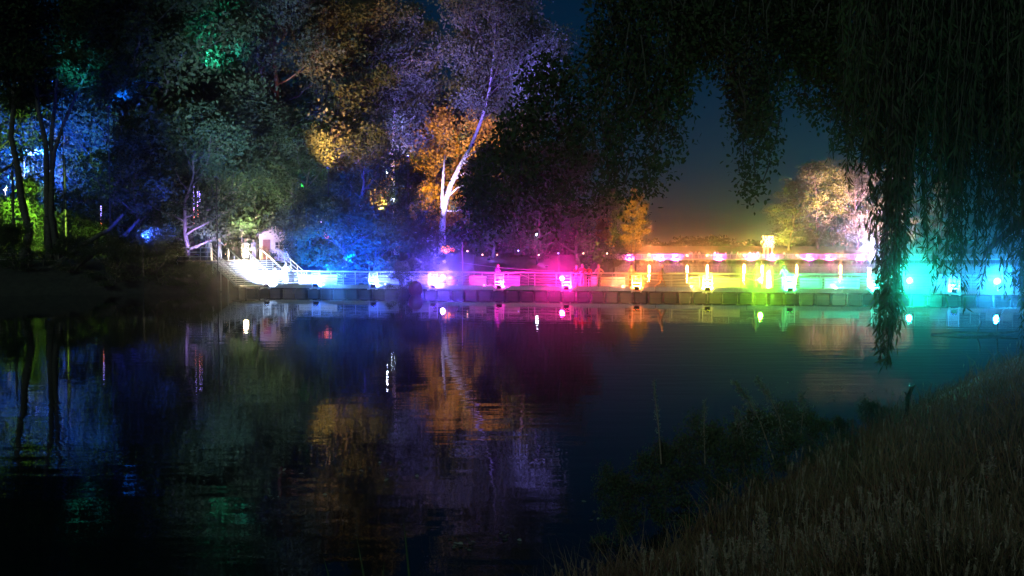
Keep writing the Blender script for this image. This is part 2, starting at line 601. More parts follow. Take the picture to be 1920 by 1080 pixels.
# ladder-like lamp frames on the near rail
def lamp_frame(px):
    s = BF.s(px, -0.12)
    b = MB()
    for x in (-0.31, 0.31): b.box((x, 0, 0.46), (0.045, 0.045, 1.16))
    for z in (0.02, 0.26, 0.5, 0.74, 0.98): b.box((0, 0, z), (0.576, 0.03, 0.035))
    b.box((0, -0.22, -0.10), (0.70, 0.40, 0.04))
    b.box((-0.30, -0.22, -0.15), (0.05, 0.40, 0.06)); b.box((0.30, -0.22, -0.15), (0.05, 0.40, 0.06))
    obj('lamp_frame', b.mesh('lamp_frame', M_WHITE), bridge, BF.p(s, -0.10, DECK_Z) - BF.A, BF.rz)

# colours along the rainbow
NEAR_A = [  # px, colour, power, words
    (500, (0.40, 0.58, 1.0), 6000, 'white-blue floodlight at the foot of the stairs'),
    (592, (0.04, 0.18, 1.0), 2300, 'pale blue floodlight on the bridge beside the stair rail'),
    (700, (0.04, 0.08, 1.0), 2200, 'blue floodlight on the bridge next to the dark shrub'),
    (812, (0.22, 0.06, 1.0), 1700, 'lavender floodlight clamped below the bridge rail by the dark ball'),
    (936, (1.0, 0.01, 0.55), 2300, 'pink floodlight under the person leaning on the bridge rail'),
    (1062, (1.0, 0.01, 0.24), 1800, 'crimson floodlight hung outside the rail by the magenta glare'),
    (1194, (1.0, 0.17, 0.015), 1700, 'orange floodlight on the rail before the striding walker'),
    (1327, (0.80, 0.72, 0.05), 1700, 'yellow floodlight clamped by the ladder-like frame'),
    (1482, (0.05, 1.0, 0.26), 1700, 'green floodlight below the pale leaning person'),
    (1645, (0.02, 1.0, 0.62), 1500, 'mint floodlight beside the dangling willow tips'),
    (1790, (0.02, 0.30, 1.0), 1500, 'azure floodlight seen through thick willow strands'),
]
for px, col, pw, lab in NEAR_A:
    lamp_frame(px)
    p = on_bridge(px, -0.42, DECK_Z + 0.145)
    floodlight(p, p + BF.n * 1.0 + Vector((0, 0, 0.55)), col, pw * K_RAIL, lab, cone=130, group='rail-side floodlights of the near bridge', lens=25.0)
NEAR_B = [
    (628, (0.06, 0.25, 1.0), 2600, 'small sky-blue floodlight facing the viewer by the white boards', 0.8),
    (722, (0.30, 0.42, 1.0), 500, 'faint periwinkle floodlight between blue bridge panels', 0.6),
    (830, (0.15, 0.08, 1.0), 8500, 'dazzling violet floodlight on the bridge left of the pink ball', 1.0),
    (908, (1.0, 0.08, 0.75), 450, 'little rose floodlight between the pink ball and pink panel', 0.6),
    (1054, (1.0, 0.010, 0.33), 10500, 'dazzling magenta floodlight on the bridge left of the red-lit trio', 1.0),
    (1168, (1.0, 0.32, 0.12), 1500, 'small amber-red floodlight right of the long-haired person in tan', 0.8),
    (1298, (1.0, 0.55, 0.10), 1700, 'round golden floodlight left of the yellow-lit ladder frame', 0.8),
    (1426, (0.30, 1.0, 0.02), 7000, 'dazzling lime floodlight in the middle of the bridge', 1.0),
    (1568, (0.35, 1.0, 0.35), 1400, 'small pale green floodlight on the white boards near the willow', 0.8),
    (1706, (0.01, 1.0, 0.62), 11000, 'dazzling turquoise floodlight behind the willow curtain', 1.0),
    (1870, (0.03, 0.40, 1.0), 8500, 'dazzling blue floodlight at the far end behind the willow', 1.0),
]
for px, col, pw, lab, sc in NEAR_B:
    big = sc >= 1.0
    k = 1.15 if big else 0.45
    rise = 0.32 if big else 0.0
    p = on_bridge(px, 1.95, DECK_Z + 0.315 * k + 0.006 + rise)
    tgt = Vector((px * 0.004 - 3, 0, 3.0))
    fl = floodlight(p, tgt, col, pw, lab, blend=0.9, group='floodlights facing the viewer on the near bridge', lens=60.0 if big else 12.0, scale=k,
               round_=True,
               beams=[(Vector((0, 0, 3.4)) - p, 70, pw * K_FACE_UP)])
    if big:
        st_ = MB()
        st_.tube([(0, -0.06, -rise), (0, -0.06, 0.01)], 0.03, 8)
        for a_ in range(3):
            st_.tube([(0, -0.06, -rise * 0.5), (0.22 * math.cos(a_ * 2.094), -0.06 + 0.22 * math.sin(a_ * 2.094), -rise + 0.004)], 0.014, 6)
        st_.build('stand', M_DARK, fl)

# sagging white rope between rail posts
def rope(px0, px1, label, sag=0.42, t=-0.05):
    s0, s1 = BF.s(px0, t), BF.s(px1, t)
    pts = []
    for k in range(17):
        f = k / 16
        pts.append(BF.p(s0 + (s1 - s0) * f, t, DECK_Z + 1.02 - sag * (1 - (2 * f - 1) ** 2)))
    o = MB().tube(pts, 0.022, 6).build('rope_garland', M_ROPE, None, True)
    tag(o, label, 'rope', 'sagging ropes along the near bridge')
rope(631, 704, 'sagging blue-lit rope between the white boards and blue panel')
rope(792, 880, 'sagging lilac rope crossing in front of the pink ball')
rope(975, 1070, 'sagging magenta rope left of the brightest magenta lamp')
rope(1180, 1322, 'sagging orange rope behind the striding walker', 0.36)
rope(1388, 1474, 'sagging yellow-green rope beside the lime lamp', 0.36)

# ------------------------------------------------------------------ stairs
ST_BL = Vector((-20.8, 74.9, 0)); ST_E = Vector((0.8, 0.6, 0)); ST_A = Vector((-0.6, 0.8, 0))
ST_W, ST_RUN, ST_Z0, ST_Z1, NST = 5.6, 4.9, 0.60, 2.40, 12
st_rz = math.atan2(ST_E.y, ST_E.x)
stairs = empty('lakeside_stairs', ST_BL, 0, 'wide white-lit stairs climbing from the bridge to the left bank', 'stairs')
def stp(e, a, z): return ST_E * e + ST_A * a + Vector((0, 0, z))
tread_d = ST_RUN / NST
tb = MB(); tb.box((0, 0, 0), (ST_W, tread_d - 0.07, 0.055), bev=0.008); tbm = tb.mesh('tread', M_WHITE)
for k in range(NST):
    obj('tread', tbm, stairs, stp(ST_W / 2, (k + 0.5) * tread_d, ST_Z0 + (k + 1) * (ST_Z1 - ST_Z0) / NST - 0.03), st_rz)
rb_ = MB(); rb_.box((0, 0, 0), (ST_W - 0.12, 0.02, 0.085)); rbm = rb_.mesh('riser', mat('riser_grey', (0.14, 0.14, 0.15), 0.7))
for k in range(NST):
    obj('riser', rbm, stairs, stp(ST_W / 2, k * tread_d + 0.06, ST_Z0 + (k + 0.45) * (ST_Z1 - ST_Z0) / NST - 0.02), st_rz)
for e in (0.05, ST_W * 0.5, ST_W - 0.05):
    b = MB()
    a0, a1 = stp(e, 0, 0), stp(e, ST_RUN, 0)
    off = ST_E * 0.03
    V = []
    for o_ in (-1, 1):
        for q, z in ((a0, ST_Z0 - 0.10), (a1, ST_Z1 - 0.34), (a1, ST_Z1 - 0.10), (a0, ST_Z0 + 0.08)):
            V.append(q + off * o_ + Vector((0, 0, z)))
    b.add(V, [(0, 1, 2, 3), (7, 6, 5, 4), (0, 4, 5, 1), (1, 5, 6, 2), (2, 6, 7, 3), (3, 7, 4, 0)])
    b.build('stringer', M_GALV, stairs)
for e, r_ in ((0.02, 0.024), (ST_W * 0.24, 0.045), (ST_W * 0.48, 0.045), (ST_W * 0.72, 0.045), (ST_W - 0.02, 0.03)):
    MB().tube([stp(e, -0.15, ST_Z0 + 0.95), stp(e, 0.0, ST_Z0 + 0.97), stp(e, ST_RUN, ST_Z1 + 0.97), stp(e, ST_RUN + 0.4, ST_Z1 + 0.97)], r_, 8).build('handrail', M_WHITE, stairs, True)
    if e > ST_W - 0.1 or e < 0.1:
        for dz in (0.35, 0.65):
            MB().tube([stp(e, 0.0, ST_Z0 + dz), stp(e, ST_RUN, ST_Z1 + dz)], 0.018, 6).build('rail_bar', M_WHITE, stairs)
    for k in range(5):
        f = k / 4
        z = ST_Z0 + (ST_Z1 - ST_Z0) * f
        MB().tube([stp(e, ST_RUN * f, z), stp(e, ST_RUN * f, z + 0.97)], 0.022, 6).build('rail_post', M_WHITE, stairs)
# upper landing with its rail, on piles
LD = 3.2
b = MB(); c = stp(ST_W / 2 - 0.9, ST_RUN + LD / 2, ST_Z1 - 0.05); b.box(c, (ST_W + 1.8, LD, 0.10), st_rz); b.build('landing', M_DECK, stairs)
for e in (-1.75, 0.1):
    for a_ in (ST_RUN + 0.15, ST_RUN + LD - 0.2):
        q = stp(e, a_, 0)
        MB().tube([q + Vector((0, 0, -1.0)), q + Vector((0, 0, ST_Z1 - 0.1))], 0.07, 8).build('pile', M_GALV, stairs)
for z in (0.32, 0.68, 1.02):
    MB().tube([stp(-1.75, ST_RUN + LD - 0.3, ST_Z1 + z), stp(-1.75, ST_RUN + 0.05, ST_Z1 + z), stp(-0.05, ST_RUN + 0.05, ST_Z1 + z)], 0.028, 6).build('landing_rail', M_WHITE, stairs)
for e, a_ in ((-1.75, ST_RUN + 0.05), (-0.9, ST_RUN + 0.05), (-0.05, ST_RUN + 0.05), (-1.75, ST_RUN + LD - 0.3)):
    MB().tube([stp(e, a_, ST_Z1), stp(e, a_, ST_Z1 + 1.04)], 0.03, 6).build('rail_post', M_WHITE, stairs)
# lower platform on piles
b = MB(); c = stp(ST_W / 2, -0.95, ST_Z0 - 0.05); b.box(c, (ST_W + 0.6, 1.9, 0.10), st_rz); b.build('platform', M_DECK, stairs)
for k in range(5):
    for a_ in (-1.7, -0.2):
        q = stp(0.1 + k * 1.1, a_, 0)
        MB().tube([q + Vector((0, 0, -1.2)), q + Vector((0, 0, ST_Z0 - 0.1))], 0.07, 8).build('pile', M_DARK, stairs)
for k in range(2):
    q = stp(0.1, 1.8 + 1.5 * k, 0)
    MB().tube([q + Vector((0, 0, -1.0)), q + Vector((0, 0, 1.0 + 0.55 * k))], 0.05, 8).build('pile', M_GALV, stairs)

def stair_pt(e, a, z): return ST_BL + stp(e, a, z)
p = stair_pt(2.9, ST_RUN + 0.35, ST_Z1 + 0.42)
floodlight(p, p + Vector((0.28, -1, 0.0)), (1.0, 0.74, 0.42), 4500, 'warm white floodlight glaring at the top of the stairs', cone=168, blend=0.5, lens=60, scale=1.2)
p = stair_pt(2.0, ST_RUN + 2.4, ST_Z1 + 0.40)
floodlight(p, at(520, 430, 86), (1.0, 0.60, 0.24), 1300, 'small warm floodlight on the stair landing facing the kiosk', cone=120)

# ================================================================== trees
def limb_path(rng, p0, d, length, n, up=0.25, wob=0.18):
    pts = [np.array(p0, float)]
    d = np.array(d, float)
    for i in range(n):
        d = d + rng.normal(size=3) * wob + np.array([0, 0, up / n])
        d /= np.linalg.norm(d)
        pts.append(pts[-1] + d * length / n)
    return pts

def tree_meshes(seed, H, spread, base, nleaf, ll, lw, tr, lmat, bmat, top=0.35, nlimb=22, trunk_path=None, clump=1.0):
    rng = np.random.default_rng(seed)
    mb = MB()
    if trunk_path is None:
        tp = [np.array([0, 0, -0.4])]
        q = np.zeros(3); drift = rng.normal(size=2) * 0.02
        for k in range(1, 11):
            q = np.array([q[0] + drift[0] * H / 10 + rng.normal() * 0.012 * H, q[1] + drift[1] * H / 10 + rng.normal() * 0.012 * H, H * 0.93 * k / 10])
            tp.append(q)
    else:
        tp = [np.array(p, float) for p in trunk_path]
    n = len(tp)
    rad = [tr * (1 - 0.86 * (k / (n - 1)) ** 0.8) * (1.35 if k == 0 else 1) for k in range(n)]
    mb.tube(tp, rad, 8)
    zs = np.array([p[2] for p in tp])
    def trunk_at(z):
        i = int(np.clip(np.searchsorted(zs, z) - 1, 0, n - 2))
        f = np.clip((z - zs[i]) / (zs[i + 1] - zs[i] + 1e-9), 0, 1)
        return tp[i] * (1 - f) + tp[i + 1] * f, rad[i] * (1 - f) + rad[i + 1] * f
    cl = []
    for k in range(nlimb):
        f = (k + rng.uniform(0.1, 0.9)) / nlimb
        z = H * (base + (0.93 - base) * f)
        p0, r0 = trunk_at(min(z, zs[-1]))
        prof = max(0.22, math.sin(math.pi * min(1, max(0.0, 0.16 + 0.80 * f))) ** 0.7) if f < 0.75 else max(0.25, 1 - (f - 0.55) / (0.45 + top * 0.3))
        ln = spread * prof * rng.uniform(0.75, 1.12)
        a = k * 2.39996 + rng.normal() * 0.3
        el = 0.15 + 0.75 * f + rng.normal() * 0.12
        d = (math.cos(a) * math.cos(el), math.sin(a) * math.cos(el), math.sin(el))
        pts = limb_path(rng, p0, d, ln, 5, 0.35, 0.16)
        lr = min(r0 * 0.6, 0.035 + 0.022 * ln)
        mb.tube(pts, [lr * (1 - 0.15 * j) for j in range(6)], 5, cap=False, mi=1)
        for j in (3, 4, 5): cl.append((pts[j], 0.75))
        for j in range(6):
            t = rng.uniform(0.25, 1.0) * 5
            i = min(4, int(t)); p = pts[i] + (pts[i + 1] - pts[i]) * (t - i)
            dd = rng.normal(size=3); dd[2] = dd[2] * 0.6 + 0.15
            dd += (pts[5] - pts[0]) / ln * 0.8
            dd /= np.linalg.norm(dd)
            sub = limb_path(rng, p, dd, ln * rng.uniform(0.22, 0.42), 3, 0.1, 0.22)
            mb.tube(sub, [lr * 0.4, lr * 0.3, lr * 0.2, lr * 0.1], 4, cap=False, mi=1)
            cl.append((sub[3], 1.0)); cl.append((sub[2], 0.8))
    cl_p = np.array([c[0] for c in cl]); cl_r = np.array([c[1] for c in cl]) * spread * 0.135 * clump
    w = rng.uniform(0.3, 1.0, len(cl)) * cl_r ** 2
    idx = rng.choice(len(cl), nleaf, p=w / w.sum())
    off = rng.normal(size=(nleaf, 3)) * np.array([0.75, 0.75, 0.5])
    P = cl_p[idx] + off * cl_r[idx][:, None]
    P[:, 2] = np.maximum(P[:, 2], 0.15)
    V = leaves(rng, P, ll, lw, droop=0.25)
    return mb.mesh('trunk', [bmat, M_BARK], True), fast_mesh('crown', V, 4, lmat)

PROTO = {
    'broad': (26, tree_meshes(1, 26, 8.0, 0.16, 20000, 0.34, 0.22, 0.42, M_LEAF, M_BARK)),
    'tall': (30, tree_meshes(2, 30, 7.0, 0.14, 20000, 0.34, 0.22, 0.45, M_LEAF, M_BARK, nlimb=28)),
    'pale': (28, tree_meshes(3, 28, 7.5, 0.16, 20000, 0.34, 0.21, 0.42, M_LEAF_P, M_BARK, nlimb=26)),
    'open': (27, tree_meshes(4, 27, 7.0, 0.46, 15000, 0.32, 0.21, 0.34, M_LEAF_D, M_BARK)),
    'bushy': (14, tree_meshes(5, 14, 5.6, 0.04, 14000, 0.27, 0.17, 0.22, M_LEAF, M_BARK)),
    'bushy2': (14, tree_meshes(6, 14, 5.2, 0.03, 14000, 0.27, 0.16, 0.22, M_LEAF_P, M_BARK)),
    'amber': (15, tree_meshes(7, 15, 4.4, 0.15, 9000, 0.30, 0.22, 0.2, M_LEAF_Y, M_BARK)),
    'shrub': (5.5, tree_meshes(8, 5.5, 3.4, 0.0, 8000, 0.20, 0.11, 0.09, M_LEAF, M_BARK, nlimb=18)),
    'dark': (16, tree_meshes(9, 16, 6.4, 0.03, 14000, 0.30, 0.2, 0.25, M_LEAF_D, M_BARK)),
}
_tn = [0]
def tree(name, px, Y, H, kind, label, cat='tree', group=None, wide=1.0):
    ph, (tm, cm) = PROTO[kind]
    x = colx(px, Y)
    root = empty(name, (x, Y, max(gz(x, Y), 0.0) - 0.05), (_tn[0] * 2.1) % 6.28, label, cat, group)
    _tn[0] += 1
    s = H / ph
    for nm, m_ in (('trunk', tm), ('crown', cm)):
        o = obj(nm, m_, root); o.scale = (s * wide, s * wide, s)
    return root

G_BANK = 'trees on the left bank'
G_PEN = 'trees behind the middle of the near bridge'
G_FAR = 'trees beyond the distant bridge'
tree('tree', 42, 79.5, 27, 'open', 'straight dark-trunked tree nearest the left edge of the picture', group=G_BANK)
tree('tree', 96, 81, 26, 'open', 'slim black tree rising before the blue glow, left of the forked one', group=G_BANK)
tree('tree', 214, 84, 27, 'open', 'tall black tree right of the blue-lit gap on the left bank', group=G_BANK)
tree('tree', -30, 92, 26, 'broad', 'broad tree cut off by the left edge of the picture', group=G_BANK)
tree('tree', 8, 106, 17, 'bushy2', 'blue-lit bushy tree at the left edge behind the straight trunk', group=G_BANK, wide=1.2)
tree('tree', 105, 108, 19, 'bushy2', 'brightest blue bushy tree behind the forked trunk', group=G_BANK, wide=1.2)
tree('tree', 190, 103, 17, 'bushy2', 'blue-lit bushy tree between forked trunk and black tree', group=G_BANK, wide=1.1)
tree('tree', 75, 92, 7.5, 'bushy2', 'low yellow-green lit bush between the dark trunks', 'bush', group=G_BANK)
tree('tree', 305, 87, 29, 'broad', 'huge black-crowned tree with one vivid blue patch', group=G_BANK, wide=1.1)
tree('tree', 360, 96, 31, 'tall', 'teal-topped tree behind the huge black crown', group=G_BANK)
tree('tree', 250, 100, 30, 'tall', 'tall shadowed tree behind the black trees, touching the top edge', group=G_BANK)
tree('tree', 345, 82, 13, 'dark', 'dusky navy tree overhanging the water left of the stairs', group=G_BANK, wide=1.1)
tree('tree', 262, 82, 12, 'dark', 'black low tree left of the navy one at the shore', group=G_BANK)
tree('tree', 412, 88, 15, 'bushy', 'dusky purple tree directly behind the stair landing', group=G_BANK)
tree('tree', 445, 99, 31, 'tall', 'green-tinged tall tree above the stairs', group=G_BANK)
tree('tree', 530, 97, 30, 'pale', 'grey-lit feathery tall tree above the kiosk', group=G_BANK)
tree('tree', 480, 93, 15, 'bushy', 'brown-lit bushy tree just behind the kiosk', group=G_BANK)
tree('tree', 612, 104, 27, 'broad', 'dark green broad tree with small green highlight', group=G_BANK)
tree('tree', 690, 114, 33, 'pale', 'brown-lit tall tree left of the violet crown', group=G_BANK)
tree('tree', 575, 91, 12, 'bushy', 'shadowed green tree beside the red tent', group=G_BANK)
tree('tree', 668, 97, 13, 'dark', 'dark tree behind the vivid blue shrub', group=G_BANK)
tree('tree', 770, 104, 10, 'dark', 'dark low tree under the white street lamp', group=G_PEN, wide=0.9)
tree('tree', 768, 132, 34, 'tall', 'deep violet tall tree behind the lit leaning trunk', group=G_PEN)
tree('tree', 895, 136, 33, 'broad', 'purple-grey broad tree behind the leaning trunk', group=G_PEN)
tree('tree', 975, 130, 32, 'broad', 'lilac-edged tall tree standing against the night sky', group=G_PEN)
tree('tree', 815, 128, 18, 'amber', 'glowing amber-leaved tree beside the lit leaning trunk', group=G_PEN)
tree('tree', 728, 121, 16, 'amber', 'sparse amber-leaved tree left of the lit leaning trunk', group=G_PEN, wide=0.7)
tree('tree', 905, 128, 19, 'amber', 'salmon-orange tree right of the lit leaning trunk', group=G_PEN, wide=0.8)
tree('tree', 925, 112, 12.5, 'dark', 'black bushy tree right of the thin mast', group=G_PEN)
tree('tree', 1010, 120, 14, 'dark', 'dusky violet bushy tree above the magenta glare', group=G_PEN)
tree('tree', 1085, 130, 16, 'dark', 'dusky tree above the red-lit trio', group=G_PEN)
tree('tree', 1150, 168, 13, 'dark', 'dim tree at the left end of the distant bridge', group=G_PEN)
tree('tree', 1192, 166, 12.5, 'amber', 'small golden tree at the left end of the distant bridge', group=G_PEN, wide=0.8)
tree('tree', 1130, 152, 8, 'amber', 'low golden-leaved bush left of the small golden tree', 'bush', group=G_PEN)
tree('shrub', 640, 86, 6.4, 'shrub', 'vivid blue rounded shrub behind the bridge right of the stairs', 'shrub', wide=1.2)
tree('shrub', 700, 88, 6.0, 'shrub', 'blue shrub behind the bridge, right-hand of the two vivid ones', 'shrub', wide=1.1)
tree('shrub', 588, 87, 5.6, 'shrub', 'teal-blue shrub beside the right stair rail', 'shrub')
tree('shrub', 790, 92, 5.0, 'shrub', 'dark shrub behind the bridge above the dark ball', 'shrub')
tree('shrub', 545, 84.5, 4.6, 'shrub', 'grey-green shrub half covering the kiosk corner', 'shrub', wide=0.8)
for px, Y, H, lab in ((30, 74.5, 3.2, 'low black shrub on the shore at the left edge'), (130, 75.0, 2.6, 'low black shrub on the shore below the forked trunk'),
                      (215, 74.5, 3.4, 'low black shrub on the shore under the black tree'), (300, 75.5, 4.0, 'rounded black shrub at the waterline left of the landing'),
                      (366, 75.6, 2.3, 'dark shrub at the waterline below the landing rail')):
    tree('shrub', px, Y, H, 'shrub', lab, 'shrub', 'shrubs along the left shore', 1.1)
tree('tree', 1478, 240, 17, 'bushy2', 'yellow-lit tree beside the lantern sculpture', group=G_FAR, wide=1.15)
tree('tree', 1535, 246, 22, 'bushy2', 'orange-topped round tree beyond the distant bridge', group=G_FAR, wide=1.05)
tree('tree', 1605, 241, 21.5, 'bushy2', 'pink-lit tree beyond the distant bridge beside the willow', group=G_FAR)
tree('tree', 1668, 244, 19, 'bushy2', 'peach-lit tree seen through the willow edge', group=G_FAR)
tree('tree', 1760, 250, 20, 'tall', 'dark far tree behind the willow curtain', group=G_FAR)

# the pale leaning trunk, floodlit
tpx = [(829, 470), (829, 440), (831, 405), (836, 375), (846, 345), (862, 312), (880, 280), (893, 250), (906, 215), (918, 165), (925, 110), (928, 60), (930, 10)]
TY = 118.0
T0 = at(829, 470, TY)
tz0 = gz(T0.x, TY)
path = [at(a, b_, TY) - Vector((T0.x, TY, tz0)) for a, b_ in tpx]
path[0].z = -0.4
rootL = empty('leaning_tree', (T0.x, TY, tz0), 0, 'pale leaning trunk brightly lit white-violet with dark crown', 'tree', G_PEN)
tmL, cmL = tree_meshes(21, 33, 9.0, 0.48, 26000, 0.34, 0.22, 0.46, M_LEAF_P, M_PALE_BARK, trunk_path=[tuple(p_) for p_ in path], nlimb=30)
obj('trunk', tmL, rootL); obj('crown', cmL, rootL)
for pts, r_ in (([(831, 405), (829, 370), (831, 330), (834, 290)], (0.28, 0.2, 0.15, 0.08)), ([(862, 312), (880, 300), (898, 305)], (0.13, 0.09, 0.04)),
                ([(872, 296), (890, 284), (912, 278)], (0.12, 0.08, 0.04)), ([(840, 368), (858, 352), (876, 345)], (0.12, 0.08, 0.04)),
                ([(850, 338), (872, 324), (888, 330)], (0.10, 0.07, 0.03)), ([(838, 395), (856, 396), (872, 388)], (0.10, 0.07, 0.03))):
    MB().tube([at(a, b_, TY) - Vector((T0.x, TY, tz0)) for a, b_ in pts], r_, 7).build('branch', M_PALE_BARK, rootL, True)
# violet upright trunk
T2 = Vector((colx(742, 116), 116, 0)); T2.z = gz(T2.x, T2.y)
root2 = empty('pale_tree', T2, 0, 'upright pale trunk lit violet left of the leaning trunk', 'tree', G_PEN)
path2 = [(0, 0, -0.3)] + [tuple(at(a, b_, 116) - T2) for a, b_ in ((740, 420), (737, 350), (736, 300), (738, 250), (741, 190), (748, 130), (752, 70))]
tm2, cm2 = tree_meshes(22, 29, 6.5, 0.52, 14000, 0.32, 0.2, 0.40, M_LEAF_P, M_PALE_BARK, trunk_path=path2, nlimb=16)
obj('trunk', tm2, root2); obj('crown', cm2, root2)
# forked twin stems on the left
T3 = Vector((colx(112, 80.5), 80.5, 0)); T3.z = gz(T3.x, T3.y)
root3 = empty('forked_tree', T3, 0, 'black forked tree with two spreading stems before the blue glow', 'tree', G_BANK)
pathA = [(0, 0, -0.3)] + [tuple(at(a, b_, 80.5) - T3) for a, b_ in ((96, 400), (97, 330), (102, 285), (118, 235), (140, 185), (165, 130), (185, 70), (195, 10))]
pathB = [at(a, b_, 80.5) - T3 for a, b_ in ((97, 320), (96, 260), (102, 200), (108, 140), (112, 80))]
tm3, cm3 = tree_meshes(23, 22, 6.0, 0.62, 9000, 0.30, 0.2, 0.26, M_LEAF_D, M_BARK, trunk_path=pathA, nlimb=16)
obj('trunk', tm3, root3); obj('crown', cm3, root3)
MB().tube(pathB, (0.2, 0.17, 0.14, 0.1, 0.06), 7).build('stem', M_BARK, root3, True)
# fallen trunks sloping to the water on the left bank
for k, (q0, q1, lab) in enumerate((((95, 505, 76), (205, 430, 79), 'upper dark trunk leaning over the left shore'), ((130, 510, 75.2), (235, 440, 78.5), 'lower dark trunk leaning over the left shore'))):
    a_, c_ = at(*q0), at(*q1)
    o = MB().tube([a_ - Vector((0.5, 0, 0.4)), a_, (a_ + c_) / 2 + Vector((0, 0, 0.2)), c_, c_ + Vector((1.0, 0.3, 1.2))], (0.24, 0.24, 0.2, 0.16, 0.08), 8).build('leaning_log', M_BARK, None, True)
    tag(o, lab, 'trunk')

# wood behind everything, too far and dense to tell trees apart
rng = np.random.default_rng(77)
def wood(name, label, n, fx, fy, hmax, ll, taper=(1e6, 2e6)):
    P = np.zeros((n, 3))
    u = rng.uniform(0, 1, n)
    P[:, 0] = fx[0] + (fx[1] - fx[0]) * u
    P[:, 1] = rng.uniform(fy[0], fy[1], n)
    top = hmax * (0.72 + 0.16 * np.sin(P[:, 0] * 0.21) + 0.12 * np.sin(P[:, 0] * 0.53 + 1.0) + 0.05 * np.sin(P[:, 0] * 1.7))
    top = np.where(P[:, 0] > taper[0], top * np.clip(1 - (P[:, 0] - taper[0]) / (taper[1] - taper[0]), 0.12, 1), top)
    P[:, 2] = 2 + (top - 2) * rng.uniform(0, 1, n) ** 0.8
    V = leaves(rng, P, ll, ll * 0.7)
    o = obj(name, fast_mesh(name, V, 4, M_LEAF_D))
    tag(o, label, 'wood', kind='stuff')
wood('treeline', 'dark wood closing the view behind the left bank trees', 26000, (-125, 14), (146, 162), 36, 0.9, (-12, 15))
wood('treeline', 'low dark wood along the far horizon', 16000, (-60, 260), (335, 365), 7, 1.1)

